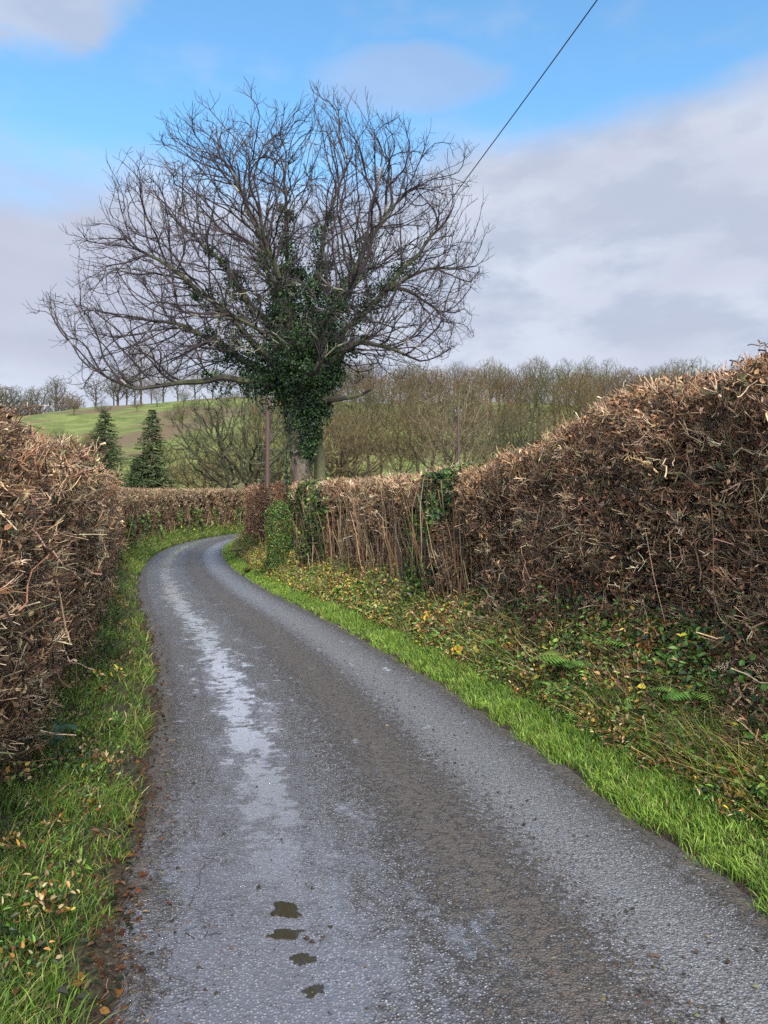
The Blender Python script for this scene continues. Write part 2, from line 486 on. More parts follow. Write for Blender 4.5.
def hedge(label, side, d0, d1, uf, thick, zt, zb, counts, group, weights, toppal=None, under=-.12, upright=.3, back=True, seed=0, yoff=0.0, topfrac=.4):
    """counts: stems, branches, twigs, dead leaves"""
    s0, s1 = s_of(d0), s_of(d1)
    mid_s = (s0 + s1) / 2
    bx, by, _, _ = road_xy(mid_s, side * (HW + uf + thick / 2))
    bz = float(ground_z(np.array([bx]), np.array([by]))[0])
    root = empty('hedge', (bx, by, bz)); tag(root, label, 'hedge', group)
    loc = (bx, by, bz)
    zfun = lambda s: np.interp(d_of(s), zt[0], zt[1]) + .025 * np.sin(s * 2.7 + seed) + .018 * np.sin(s * 7.1 + seed * 2)
    face = lambda s, z: uf + .09 * np.sin(s * 1.9 + z * 2 + seed) + .05 * np.sin(s * 5.3 - z * 4) + under * (1 - sm(z, .25, 1.0))

    def world(s, u, z):
        x, y, nx, ny = road_xy(s, side * (HW + u)); return np.stack([x, y, z], -1), np.stack([nx * side, ny * side], -1)
    # solid core, its dark brown standing in for shade between the twigs
    ns = max(8, int((s1 - s0) / .12)); sv = np.linspace(s0 + .1, s1 - .1, ns); nz = 16
    ring = []
    for k in range(nz):
        f = k / (nz - 1)
        ring.append((0, f))
    nper = 44
    per = np.linspace(0, 1, nper)
    Vs = []
    for k, pf in enumerate(per):
        Z = zfun(sv); ins = .27
        lo = zb - .25; hi = Z - ins - .04
        if pf < .42: f = pf / .42; zz = lo + (hi - lo) * f; uu = face(sv, zz) + ins - .03 * 0 + .12 * sm(f, .9, 1.0)
        elif pf < .58: f = (pf - .42) / .16; zz = hi + .05 * np.sin(f * np.pi); uu = face(sv, hi) + ins + .12 + (thick - 2 * ins - .24) * f
        else: f = (pf - .58) / .42; zz = hi + (lo - hi) * f; uu = uf + thick - ins + 0 * sv
        nzs = .05 * np.sin(sv * 13 + pf * 50) + .04 * np.sin(sv * 29 - pf * 90) + R.normal(size=ns) * .025
        P, _n = world(sv, uu + nzs, zz + nzs * .6); Vs.append(P)
    V = np.stack(Vs, 1)
    i, j = np.meshgrid(np.arange(ns - 1), np.arange(nper - 1), indexing='ij')
    q = np.stack([i * nper + j, (i + 1) * nper + j, (i + 1) * nper + j + 1, i * nper + j + 1], -1).reshape(-1, 4)
    caps = [[k, k + 1, nper - 2 - k, nper - 1 - k] for k in range(nper // 2 - 1)]
    caps2 = [[(ns - 1) * nper + a for a in c[::-1]] for c in caps]
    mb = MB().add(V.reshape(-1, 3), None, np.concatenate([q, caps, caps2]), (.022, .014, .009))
    mb.build('shade_core', M_core, root, loc, smooth=False)
    nst, nbr, ntw, nlf = counts

    def surf(n, power, inset):
        """points on the front face and the top, with their outward normal and the height fraction"""
        s = sdist(s0, s1, n, power, side, uf); Z = zfun(s)
        which = R.uniform(size=n)
        top = which < topfrac
        bk = (which > .93) & back
        z = zb + (Z - zb) * R.uniform(0, 1, n) ** .8
        u = face(s, z) + inset * R.uniform(0, 1, n)
        z = np.where(top, Z - inset * R.uniform(0, 1, n) * 1.2, z); u = np.where(top, uf + R.uniform(0, thick, n), u)
        u = np.where(bk, uf + thick - inset * R.uniform(0, 1, n), u)
        # rounded shoulder
        over = np.clip((z - (Z - .18)) / .18, 0, 1)
        u = np.where(~top & ~bk, u + .10 * over ** 2, u)
        z = np.where(top, z - .10 * np.clip(1 - (u - uf) / .2, 0, 1) ** 2, z)
        P, Nn = world(s, u, z)
        out = np.concatenate([-Nn, np.zeros((n, 1))], 1)
        out[bk] *= -1
        nrm = np.where(top[:, None], np.array([0, 0, 1.0]) + out * .25 * (1 - (u[:, None] - uf) / thick), out)
        d = np.hypot(P[:, 0], P[:, 1])
        return s, P, unit(nrm), top, (z - zb) / (Z - zb), np.maximum(d, 2)
    # upright stems
    if nst:
        s, P, nr, top, hf, d = surf(nst, .8, .22)
        P[:, 2] = zb - .1 + R.uniform(0, .9, nst) ** 2; u0 = .1
        Ls = np.minimum(R.uniform(.7, 1.5, nst), zfun(s) - P[:, 2] - .05)
        D = np.array([0, 0, 1.0]) + R.normal(size=(nst, 3)) * .08 + nr * .05
        mb = MB()
        twigs(mb, P, D, Ls, R.uniform(.0025, .0055, nst) * (1 + d * .04), pal(nst, [1, 3, 3, 2.2, .5, 2, 2]) * .8, .12, 4, .5)
        V = np.concatenate(mb.v); mb.v = [V]
        mb.build('stem', M_twig, root, loc)['kind'] = 'stuff'
    # crooked laid branches
    mb = MB()
    if nbr:
        s, P, nr, top, hf, d = surf(nbr, 1.1, .26)
        x, y, nx, ny = road_xy(s, 0 * s); tang = np.stack([ny * -1, nx, 0 * nx], 1) * R.choice([-1, 1], nbr)[:, None]
        D = tang * R.uniform(.2, 1, (nbr, 1)) + R.normal(size=(nbr, 3)) * .45 + np.array([0, 0, .35]) + nr * .15
        near_ = d > np.where(hf > .75, 4.0, 2.8); P, D, d, hf = P[near_], D[near_], d[near_], hf[near_]; nbr = len(P)
        twigs(mb, P - unit(D) * .2, D, R.uniform(.14, .42, nbr) * np.where(hf > .8, .5, 1), R.uniform(.003, .0062, nbr) * (1 + d * .04), pal(nbr, [2, 3, 2, 2, 1.3, 2.6, 3]), .5, 5, .5)
    # fine clipped twigs: sprays of side shoots off short forking branchlets
    nb_ = ntw // 6
    s, P, nr, top, hf, d = surf(nb_, 1.25, .30)
    D = unit(nr * R.uniform(.2, 1, (nb_, 1)) + R.normal(size=(nb_, 3)) * .5 + np.array([0, 0, upright]) * R.uniform(0, 2, (nb_, 1)))
    Lb = R.uniform(.07, .19, nb_) * (1 + .015 * d); P0 = P - D * Lb[:, None] * .6
    Pb = pal(nb_, weights); Pt = pal(nb_, toppal or weights); cb = np.where((top | (hf > .8))[:, None], Pt, Pb)
    rb_ = R.uniform(.0018, .0036, nb_) * (1 + d * .05)
    twigs(mb, P0, D, Lb, rb_, cb, .2, 3, .6, tipcol=np.clip(cb * 1.3, 0, .75))
    rpt = 6; n6 = nb_ * rpt; ix = np.repeat(np.arange(nb_), rpt); ft = R.uniform(.2, 1, n6)
    Dc = unit(D[ix] + R.normal(size=(n6, 3)) * .62 + np.array([0, 0, .25])); Lc = Lb[ix] * R.uniform(.18, .62, n6) * (1.15 - .5 * ft)
    cc_ = np.clip(cb[ix] * R.uniform(.6, 1.5, (n6, 1)), .008, .8)
    hot = R.uniform(size=n6) < .12; tipc = np.where(hot[:, None], np.array([.50, .38, .24]) * R.uniform(.6, 1.2, (n6, 1)), cc_ * 1.15)
    twigs(mb, P0[ix] + D[ix] * (Lb[ix] * ft)[:, None] + R.normal(size=(n6, 3)) * .006, Dc, Lc, rb_[ix] * R.uniform(.5, .85, n6), cc_, .35, 2, .65, tipcol=np.clip(tipc, 0, .8))
    mb.build('twigs', M_twig, root, loc)['kind'] = 'stuff'
    # curled brown leaves still held
    if nlf:
        s, P, nr, top, hf, d = surf(nlf, 1.2, .18)
        L = R.uniform(.018, .042, nlf) * (1 + .035 * d)
        mb = MB()
        leaves(mb, P, R.normal(size=(nlf, 3)) + np.array([0, 0, .2]), R.normal(size=(nlf, 3)), L, L * R.uniform(.3, .6, nlf), pal(nlf, [1, 3, 4, 3.4, 1, .5, 2]) * 1.05, .35, .4)
        mb.build('withered_leaves', M_dead, root, loc)['kind'] = 'stuff'
    return root, loc, surf, world, zfun, face


WB = [2.4, 3.0, 2.6, 2.8, 2.0, 1.2, 2.6]        # brown face
WT = [.8, 3.0, 4.6, 3.4, 1.2, .3, 1.2]           # ruddy clipped top
GH = 'clipped brown hedges lining the lane'
LH, loc_LH, surf_LH, *_ = hedge('near clipped brown hedge on the left of the lane above a grassy verge', -1, .4, 20, .52, 1.1,
      ([0, 3, 4.3, 5.2, 6.5, 10, 17, 20], [2.0, 2.02, 2.06, 2.06, 2.08, 2.12, 2.10, 2.15]), .18, (40, 7000, 230000, 30000), GH, WB, WT, upright=.3, seed=1, under=.2)
FH, loc_FH, surf_FH, *_ = hedge('far clipped hedge on the outside of the bend, pale brown above a green bank', -1, 20.1, 79.5, .66, 1.3,
      ([20, 25, 40, 60, 80], [2.2, 2.3, 2.75, 3.4, 3.6]), .3, (600, 1500, 52000, 22000), GH, [1.5, 2.5, 3, 3.2, 1.5, 2.4, 2], [.6, 2, 3.2, 4, 2.5, 1, 1], seed=2, topfrac=.3)
RH, loc_RH, surf_RH, *_ = hedge('tall ruddy brown hedge on the right, nearest, sloping down towards the tree', 1, .6, 8.1, .84, 1.4,
      ([0, 4.2, 5.9, 6.8, 8.1], [2.58, 2.52, 2.47, 2.28, 2.04]), .12, (70, 7000, 225000, 34000), GH, WB, WT, upright=.35, seed=3)
MH, loc_MH, surf_MH, *_ = hedge('lower middle hedge on the right with pale upright stems and ivy, before the big tree', 1, 8.2, 17.3, .9, 1.3,
      ([8, 11, 14, 17.5], [2.14, 2.12, 2.18, 2.28]), .12, (1500, 2500, 76000, 14000), GH, [2, 3, 3, 2.6, 1.3, 3, 2], [1, 2, 3, 4, 2.2, 1.2, 1], seed=4)
BH, loc_BH, surf_BH, *_ = hedge('rusty leaved hedge on the inside of the bend just beyond the big tree', 1, 17.5, 77, .95, 1.2,
      ([17, 24, 33, 77], [2.3, 2.48, 2.7, 3.2]), .3, (300, 900, 42000, 30000), GH, [1.2, 3, 5, 3, 1, 1, 1.5], [.6, 2, 3.6, 4, 2, .6, 1], seed=5, topfrac=.3)


# green leaf colours
GP = np.array([[.03, .07, .012], [.06, .13, .02], [.10, .20, .03], [.16, .25, .05], [.45, .33, .04], [.30, .16, .04], [.14, .06, .025], [.35, .26, .15], [.02, .035, .014]])


def ivy_on(root, loc, surf, n, sel, name='ivy', size=(.03, .06), w=(4, 2, .6, .3, 0, 0, 0, 0, 4)):
    s, P, nr, top, hf, d = surf(n, 1.0, .06)
    keep = sel(s, P, top, hf)
    P, nr, d = P[keep], nr[keep], d[keep]; k = len(P)
    mb = MB(); L = R.uniform(*size, k) * (1 + .02 * d)
    leaves(mb, P + nr * R.uniform(-.02, .06, (k, 1)), R.normal(size=(k, 3)) * .7 + np.array([0, 0, -.4]), nr + R.normal(size=(k, 3)) * .4, L, L * .85, pal(k, w, GP), .15, .1)
    o = mb.build(name, M_ivy, root, loc); o['kind'] = 'stuff'; return o


def blob(dc, dw, zc, zw):
    def f(s, P, top, hf):
        dd = d_of(s); g = ((dd - dc) / dw) ** 2 + ((P[:, 2] - zc) / zw) ** 2
        return g + .35 * np.sin(dd * 6 + P[:, 2] * 9) + R.normal(size=len(s)) * .25 < 1
    return f


ivy_on(MH, loc_MH, surf_MH, 60000, lambda *a: blob(9.6, .5, 1.25, .75)(*a) | blob(15.8, 1.7, 1.35, .8)(*a) | blob(8.9, .45, 1.9, .35)(*a))
ivy_on(RH, loc_RH, surf_RH, 22000, lambda s, P, top, hf: ((hf < .38) & (R.uniform(size=len(s)) < .5)) & ~top, size=(.02, .045))
ivy_on(FH, loc_FH, surf_FH, 16000, lambda s, P, top, hf: ~top & (hf < .55) & (np.sin(s * 1.1) + np.sin(s * .37 + 1) > .1), size=(.05, .1))

# longer bare shoots crossing the face of the near left hedge
n = 110
s, P, nr, top, hf, d = surf_LH(n, 1.4, .02)
ok = ~top & (hf < .8) & (d > 3.2); P, nr, d = P[ok], nr[ok], d[ok]; n = len(P)
x, y, nx, ny = road_xy(s[ok], 0 * s[ok]); tang = np.stack([-ny, nx, 0 * nx], 1)
D = tang * R.choice([-1, 1], n)[:, None] * R.uniform(.5, 1, (n, 1)) + np.array([0, 0, .3]) + R.normal(size=(n, 3)) * .35 + nr * .1
mb = MB(); twigs(mb, P, D, R.uniform(.2, .55, n), R.uniform(.003, .006, n), pal(n, [.5, 1, 1, 3, 3, 3, 1]), .22, 6, .35)
tw = mb.build('long_shoots', M_twig, LH, loc_LH); tw['kind'] = 'stuff'


# ------------------------------------------------------------------ grass
def verge(side, u0, u1, n, d0, d1, Lr, Wr, cols, power=1.3, lean=.5, name='grass', label='', maskf=None, gain=1.0):
    s = sdist(s_of(d0), s_of(d1), n, power, side, (u0 + u1) / 2)
    u = R.uniform(u0, u1, n)
    x, y, nx, ny = road_xy(s, side * (HW + u))
    if maskf is not None:
        k = maskf(s, u, x, y); s, u, x, y, nx, ny = s[k], u[k], x[k], y[k], nx[k], ny[k]; n = len(s)
    z = ground_z(x, y, s, side * (HW + u))
    d = np.maximum(np.hypot(x, y), 2)
    P = np.stack([x, y, z - .01], 1)
    ln = R.normal(size=(n, 3)) * lean; ln[:, :2] += -np.stack([nx, ny], 1) * side * .15
    cl = lumps(x * 1.7, y * 1.7)
    L = R.uniform(*Lr, n) * (1 + .6 * cl) * (1 + .01 * d); W = R.uniform(*Wr, n) * (1 + d * .09)
    ck = 1 + .38 * lumps(x * .9 + 2, y * .9)[:, None] * np.array([1.0, .8, .9])
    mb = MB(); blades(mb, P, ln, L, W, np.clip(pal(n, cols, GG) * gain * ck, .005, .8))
    o = mb.build(name, M_grass); tag(o, label, kind='stuff'); return o


GG = np.array([[.05, .10, .014], [.08, .145, .02], [.115, .19, .026], [.17, .22, .05], [.27, .23, .10], [.03, .065, .012], [.14, .09, .045]])
edge = lambda s, u, x, y: u > -.03 + .03 * np.sin(s * 5) + .04 * np.sin(s * 13) + R.uniform(-.03, .05, len(s))
edgeL = lambda s, u, x, y: (u > .07 + .06 * np.sin(s * 3.1) + .05 * np.sin(s * 9) + R.uniform(-.05, .06, len(s))) & ((lumps(x * 2.2 + 3, y * 2.2) > -.15) | (R.uniform(size=len(s)) < .3))
verge(-1, .05, .85, 70000, .8, 24, (.035, .115), (.002, .0038), [3, 3, 2, 1, .9, 3, .7], 1.5, .55, label='rough wet grass on the left verge below the near hedge', maskf=edgeL)
verge(-1, .02, 1.0, 30000, 20, 80, (.10, .2), (.003, .005), [4, 3, 1, 1, 1, 3, .5], .6, .5, label='green grassy bank under the far hedge around the bend')
verge(1, -.08, .5, 80000, 1.2, 60, (.035, .085), (.002, .004), [1.5, 4, 4.5, 1.4, .2, .5, .1], 1.35, .4, label='bright green grass strip along the right edge of the lane', maskf=edge, gain=1.25)
verge(1, .4, 1.0, 26000, 1.2, 60, (.08, .26), (.0025, .0045), [3, 3, 2, 2, 2.4, 2, 1.4], 1.2, .6, label='longer tangled grass on the right bank under the hedge')

# ------------------------------------------------------------------ bank undergrowth on the right
def bankpts(n, side, u0, u1, d0, d1, power, zr):
    s = sdist(s_of(d0), s_of(d1), n, power, side, (u0 + u1) / 2); u = R.uniform(u0, u1, n)
    x, y, nx, ny = road_xy(s, side * (HW + u)); z = ground_z(x, y, s, side * (HW + u)) + R.uniform(*zr, n)
    return s, u, np.stack([x, y, z], 1), np.stack([-nx * side, -ny * side, 0 * nx], 1)


mb = MB()
n = 75000
s, u, P, nr = bankpts(n, 1, .42, 1.1, 1.2, 40, 1.25, (0, .16))
P[:, 2] += .26 * sm(u, .55, 1.0) * R.uniform(0, 1, n) + .10 * np.maximum(lumps(P[:, 0] * 2.1, P[:, 1] * 2.1), 0)
d = np.hypot(P[:, 0], P[:, 1]); dd = d_of(s)
L = R.uniform(.016, .055, n) * (1 + .02 * d)
clump = lumps(P[:, 0] * 1.3, P[:, 1] * 1.3 + P[:, 2])
c = pal(n, [3, 3, 2.4, 1.6, .25, .7, 1.6, .7, 1.8], GP)
br = (clump < -.12) & (R.uniform(size=n) < .75); c[br] = pal(int(br.sum()), [0, .4, .2, .4, .5, 3, 5, 2.2, 1], GP)
yl = ((clump > .42) & (u < 1.0) & (R.uniform(size=n) < .3)) | ((dd > 11.5) & (dd < 26) & (R.uniform(size=n) < .3)); c[yl] = pal(int(yl.sum()), [0, .3, .5, 2, 4, 2.2, .6, 1, 0], GP)
leaves(mb, P, nr * .5 + R.normal(size=(n, 3)) * .6, np.array([0, 0, 1.0]) + nr * .6 + R.normal(size=(n, 3)) * .5, L, L * R.uniform(.4, .75, n), c, .15, .2)
for side, ncl, u0_, u1_, hh, wts in ((1, 3600, .38, 1.0, .26, None), (-1, 420, .25, .95, .05, None)):
    s, u, P, nr = bankpts(ncl, side, u0_, u1_, 1.2, 38, 1.2, (.0, .05))
    P[:, 2] += hh * sm(u, .5, .95) * R.uniform(0, 1, ncl) ** 1.3
    kindw = [[5, 3, 1, .3, 0, .3, 1, .3, 3], [1, 4, 4, 1.5, .1, .2, .6, .4, 1], [.3, .3, .3, .2, .1, 2, 6, 3, 3], [.3, 1, 1.5, 3, 2.6, 1.6, 1, .8, .3], [2, 1, .2, 0, 0, 0, 1, 0, 7]]
    pk = np.array([2.4, 3.2, 5.6, .35, 1.6]); pk2 = np.array([1, 2, 4, 2.6, .6])
    for k_ in range(ncl):
        p_ = pk2 if (side == 1 and P[k_, 1] > 10.5 and P[k_, 1] < 20) else pk
        kk = R.choice(5, p=p_ / p_.sum()); m__ = int(R.integers(18, 46)); rad = R.uniform(.04, .12) * (1 + .02 * P[k_, 1])
        v = unit(R.normal(size=(m__, 3))); v[:, 2] = np.abs(v[:, 2]); ls_ = R.uniform(.5, 1, m__) * [.024, .04, .034, .042, .028][kk] * (1 + .02 * P[k_, 1])
        leaves(mb, P[k_] + v * rad * R.uniform(.6, 1.05, (m__, 1)), v + R.normal(size=(m__, 3)) * .7, v * .6 + np.array([0, 0, .7]) + R.normal(size=(m__, 3)) * .4, ls_, ls_ * [.7, .3, .5, .75, .85][kk], pal(m__, kindw[kk], GP) * (1.2 if side == 1 else .9), .15, .25)
tag(mb.build('undergrowth', M_leaf), 'tangle of weeds, ivy and yellowing leaves on the banks under the hedges', kind='stuff')

verge(1, .5, 1.05, 17000, 1.2, 40, (.12, .34), (.0018, .0036), [2.4, 2, 1, .8, 3, 2.4, 3.4], 1.2, .75, name='bank_grass', label='long winter grass, part green and part straw, up the right bank')
# bramble canes and dead stalks
mb = MB(); n = 8000
s, u, P, nr = bankpts(n, 1, .55, 1.2, 1.2, 34, 1.2, (0, .12)); d = np.hypot(P[:, 0], P[:, 1])
D = np.array([0, 0, .8]) + nr * R.uniform(-.3, .7, (n, 1)) + R.normal(size=(n, 3)) * .5
twigs(mb, P, D, R.uniform(.08, .3, n), R.uniform(.0009, .002, n) * (1 + .06 * d), pal(n, [1.5, 3, 3, 3, 2, 1.6, 1.5]), .35, 4, .4)
tag(mb.build('brambles', M_twig), 'thin brown bramble canes and dead stalks on the right bank', kind='stuff')


# ferns
def fern(x, y, nf, size, label, seed):
    rr = np.random.default_rng(seed); z = float(ground_z(np.array([x]), np.array([y]))[0])
    root = empty('fern', (x, y, z)); tag(root, label, 'fern', 'ferns on the right bank')
    s0, t0 = to_st(np.array([x]), np.array([y]))
    _, _, nx, ny = road_xy(s0, t0); out = np.array([-nx[0], -ny[0], 0])
    for k in range(nf):
        a = rr.uniform(-1.5, 1.5); o = out * math.cos(a) + np.array([-out[1], out[0], 0]) * math.sin(a)
        Lf = size * rr.uniform(.7, 1.1); n = 17; tt = np.linspace(0, 1, n)[:, None]
        pts = o * Lf * (tt ** 1.1) * .85 + np.array([0, 0, 1.0]) * Lf * (.95 * tt - .7 * tt ** 2)
        mb = MB(); tube(mb, pts, np.linspace(.003, .001, n), 4, (.15, .2, .05))
        T_ = unit(np.gradient(pts, axis=0)); sd = unit(np.cross(T_, [0, 0, 1.0])); up = np.cross(sd, T_)
        for sgn in (-1, 1):
            Lp = Lf * .26 * np.sin(np.pi * np.clip(tt[2:, 0] * .92 + .08, 0, 1)) ** .8 + .006
            D = sd[2:] * sgn + T_[2:] * .35 - np.array([0, 0, .15])
            col = np.tile(np.array([[.09, .19, .035]]), (n - 2, 1)) * rr.uniform(.7, 1.3) * (1 + rr.normal(size=(n - 2, 1)) * .1)
            leaves(mb, pts[2:], D, up[2:], Lp, Lp * .17, col, .05, .1)
        mb.build('frond', M_leaf, root)


def rpos(dv, u):
    x, y, _, _ = road_xy(s_of(dv), HW + u); return float(x), float(y)


fern(*rpos(5.6, .70), 9, .46, 'largest green fern arching from the right bank above yellow leaves', 1)
fern(*rpos(4.3, .78), 7, .40, 'green fern low on the right bank at the picture edge', 2)
fern(*rpos(5.0, .95), 8, .42, 'green fern high on the right bank against the hedge foot', 4)
fern(*rpos(6.9, .70), 6, .34, 'small fern on the right bank, farther along by a yellow sprig', 3)


# yellow-leaved sprigs and clumps
def sprig(x, y, n, rad, hgt, w, label, name='weed_clump', cat='plant', grp='leafy clumps on the right bank', ls=(.04, .075)):
    z = float(ground_z(np.array([x]), np.array([y]))[0]); root = empty(name, (x, y, z)); tag(root, label, cat, grp)
    k = max(5, n // 6); A = R.uniform(0, 6.28, k); D = np.stack([np.cos(A) * rad / hgt, np.sin(A) * rad / hgt, np.ones(k)], 1) * R.uniform(.4, 1, (k, 1))
    mb = MB(); tips = unit(D) * hgt * R.uniform(.5, 1, (k, 1)); twigs(mb, np.zeros((k, 3)), tips, np.linalg.norm(tips, axis=1), .0022, pal(k, [1, 1, 2, 1, 1, 3, 1]), .1, 3)
    mb.build('stalks', M_twig, root)
    i = R.integers(0, k, n); P = tips[i] * R.uniform(.45, 1.05, (n, 1)) + R.normal(size=(n, 3)) * .02
    L = R.uniform(*ls, n); mb = MB()
    leaves(mb, P, R.normal(size=(n, 3)) + unit(tips[i]) * .3, np.array([0, 0, 1.0]) + R.normal(size=(n, 3)) * .4, L, L * .7, pal(n, w, GP), .15, .2)
    mb.build('foliage', M_leaf, root)


YW = [0, .6, 1, 2.6, 4, 1.2, .3, .5, 0]
sprig(*rpos(7.4, .48), 90, .14, .14, YW, 'pale yellow-green leafy clump beside the right grass strip, mid way along')
sprig(*rpos(6.2, .52), 80, .13, .12, [0, .3, .6, 2, 5, 2, .5, 1, 0], 'yellow leafy clump at the edge of the right grass strip below the fern')
sprig(*rpos(3.75, .62), 44, .14, .18, [0, 1, 2, 3, 4, 1.5, .3, .5, 0], 'yellow leaved sprig on the right bank at the picture edge')
sprig(*rpos(4.5, .50), 90, .16, .14, [.5, 3, 4, 3, 1, .2, 0, .2, 0], 'light green leafy weed low beside the nearest right grass')
sprig(*rpos(8.6, .62), 50, .12, .36, [0, .6, .5, 1.5, 4, 2.5, 1, .5, 0], 'upright sprig of golden leaves against the brown hedge foot')
sprig(*rpos(9.3, .44), 60, .14, .12, [0, 0, .2, .8, 1.4, 3, 2, 4, 0], 'patch of pinkish tan leaves at the back of the right grass strip')

# dark glossy sprig on the left hedge
x, y, _, _ = road_xy(s_of(5.0), -(HW + .72))
root = empty('laurel_sprig', (float(x), float(y), .05)); tag(root, 'dark green glossy leafed sprig sticking out at the foot of the left hedge', 'plant')
mb = MB(); k = 5; A = np.array([-.9, -.3, .2, .8, 1.3]); D = np.stack([np.sin(A) * .5 + .3, -np.cos(A) * .3, np.ones(k) * .9], 1)
twigs(mb, np.zeros((k, 3)), D, .42, .004, pal(k, [1, 1, 0, 0, 0, 3, 1]), .1, 3); mb.build('stalks', M_twig, root)
mb = MB(); n = 26; i = R.integers(0, k, n); P = unit(D)[i] * R.uniform(.28, .45, (n, 1)); L = R.uniform(.06, .1, n)
leaves(mb, P, R.normal(size=(n, 3)) * .8 + np.array([.3, -.3, -.3]), np.array([.3, -.5, .8]) + R.normal(size=(n, 3)) * .3, L, L * .42, np.tile([[.035, .075, .05]], (n, 1)) * R.uniform(.6, 1.4, (n, 1)), .1, .2)
mb.build('foliage', M_ivy, root)

# leaf litter and mud crumbs
mb = MB(); n = 1700
s = sdist(s_of(1.2), s_of(14), n, 1.4, -1, 0); u = R.normal(size=n) * .07 + .05
far = R.uniform(size=n) < .3; u[far] = R.uniform(.1, .8, int(far.sum()))
x, y, nx, ny = road_xy(s, -(HW + u)); z = np.maximum(ground_z(x, y, s, -(HW + u)), .0) + R.uniform(.006, .03, n) + np.where(far, .05, 0)
L = R.uniform(.014, .042, n)
leaves(mb, np.stack([x, y, z], 1), R.normal(size=(n, 3)) * np.array([1, 1, .2]), np.array([0, 0, 1.0]) + R.normal(size=(n, 3)) * .4, L, L * .6, pal(n, [0, 0, 0, 0, 0, .8, 6, .5, 3], GP) * .36, .25, .2)
tag(mb.build('leaf_litter', M_dead), 'brown fallen leaves along the muddy left road edge', kind='stuff')

mb = MB(); n = 34000
s = sdist(s_of(1.2), s_of(22), n, 1.5, 1, -1)
kind = R.uniform(size=n)
tv = np.where(kind < .62, R.normal(size=n) * .30 + .22, np.where(kind < .85, -HW + R.normal(size=n) * .12 - .04, R.uniform(-HW, HW, n)))
tv = np.clip(tv, -HW - .3, HW)
x, y, nx, ny = road_xy(s, tv); r = R.uniform(.0015, .0045, n) * (1 + (R.uniform(size=n) < .05) * 1.5)
oct_ = np.array([[1, 0, 0], [0, 1, 0], [-1, 0, 0], [0, -1, 0], [0, 0, .8], [0, 0, -.6]])
V = np.stack([x, y, .007 + r * .25], 1)[:, None, :] + oct_[None] * r[:, None, None] * R.uniform(.5, 1.5, (n, 6, 1))
f = np.array([[0, 1, 4], [1, 2, 4], [2, 3, 4], [3, 0, 4], [1, 0, 5], [2, 1, 5], [3, 2, 5], [0, 3, 5]])[None] + (np.arange(n) * 6)[:, None, None]
mb.add(V.reshape(-1, 3), f.reshape(-1, 3), None, np.repeat(pal(n, [3, .4, 0, .12, 0, 1, 3]) * .9, 6, 0))
n = 260
s = sdist(s_of(1.2), s_of(12), n, 1.3, -1, 0); tv = -HW + R.uniform(-.1, .35, n) ** 1; x, y, nx, ny = road_xy(s, tv)
twigs(mb, np.stack([x, y, np.full(n, .012)], 1), R.normal(size=(n, 3)) * np.array([1, 1, .05]), R.uniform(.03, .13, n), R.uniform(.001, .0025, n), pal(n, [3, 3, 1, 1, 0, 1, 2]), .2, 3)
tag(mb.build('mud', M_crumb), 'crumbs of mud, grit and broken twigs scattered on the lane', kind='stuff')


# ------------------------------------------------------------------ bare trees by space colonisation
def colonize(pos, par, att, step, di, dk, iters, trop, rng, jitter=.12, inertia=0.0):
    pos = [np.array(p, float) for p in pos]; par = list(par); kids = {}
    A = np.asarray(att); alive = np.ones(len(A), bool); nd = np.full(len(A), 1e9); ni = np.zeros(len(A), int)

    def upd(i0):
        Pn = np.array(pos[i0:])
        for a in range(0, len(Pn), 400):
            d = np.linalg.norm(A[:, None, :] - Pn[None, a:a + 400, :], axis=2); k = d.argmin(1); dm = d[np.arange(len(A)), k]
            b = dm < nd; nd[b] = dm[b]; ni[b] = k[b] + i0 + a
    upd(0)
    for it in range(iters):
        alive &= nd > dk
        act = alive & (nd < di)
        if not act.any(): break
        idx = ni[act]; dirs = unit(A[act] - np.array(pos)[idx])
        u, inv = np.unique(idx, return_inverse=True); sm_ = np.zeros((len(u), 3)); np.add.at(sm_, inv, dirs)
        i0 = len(pos)
        for q_, i in enumerate(u):
            dv = unit(unit(sm_[q_]) + (trop(pos[i]) if callable(trop) else trop) + rng.normal(size=3) * jitter)
            if inertia and par[i] >= 0: dv = unit(dv + inertia * unit(pos[i] - pos[par[i]]))
            if any(np.dot(dv, o) > .96 for o in kids.get(i, ())): 
                dv = unit(dv + rng.normal(size=3) * .5)
                if len(kids.get(i, ())) > 3: continue
            kids.setdefault(i, []).append(dv); pos.append(pos[i] + dv * step); par.append(int(i))
        if len(pos) == i0: break
        upd(i0)
    return np.array(pos), np.array(par)


def radii(pos, par, r0, ex):
    n = len(pos); acc = np.zeros(n); r = np.zeros(n); kids = np.zeros(n, int)
    for i in range(n - 1, -1, -1):
        r[i] = acc[i] ** (1 / ex) if acc[i] > 0 else r0
        if par[i] >= 0: acc[par[i]] += r[i] ** ex; kids[par[i]] += 1
    return r, kids


def add_twigs(pos, par, r, kids, L, nn, rng, up=.25, side_p=.25, rmax=.03, depth=1, prongs=(2, 4)):
    P, Q = list(pos), list(par)
    for i in range(len(pos)):
        if par[i] < 0: continue
        k = 0
        if kids[i] == 0: k = rng.integers(*prongs)
        elif r[i] < rmax and rng.random() < side_p: k = 1
        if not k: continue
        d0 = unit(pos[i] - pos[par[i]])
        for _ in range(k):
            d = unit(d0 + rng.normal(size=3) * .55 + np.array([0, 0, up])); cur = i; ll = L * rng.uniform(.5, 1.2)
            for q_ in range(nn):
                d = unit(d + rng.normal(size=3) * .22 + np.array([0, 0, up * .5]))
                P.append(P[cur] + d * ll / nn); Q.append(cur); cur = len(P) - 1
    return np.array(P), np.array(Q)


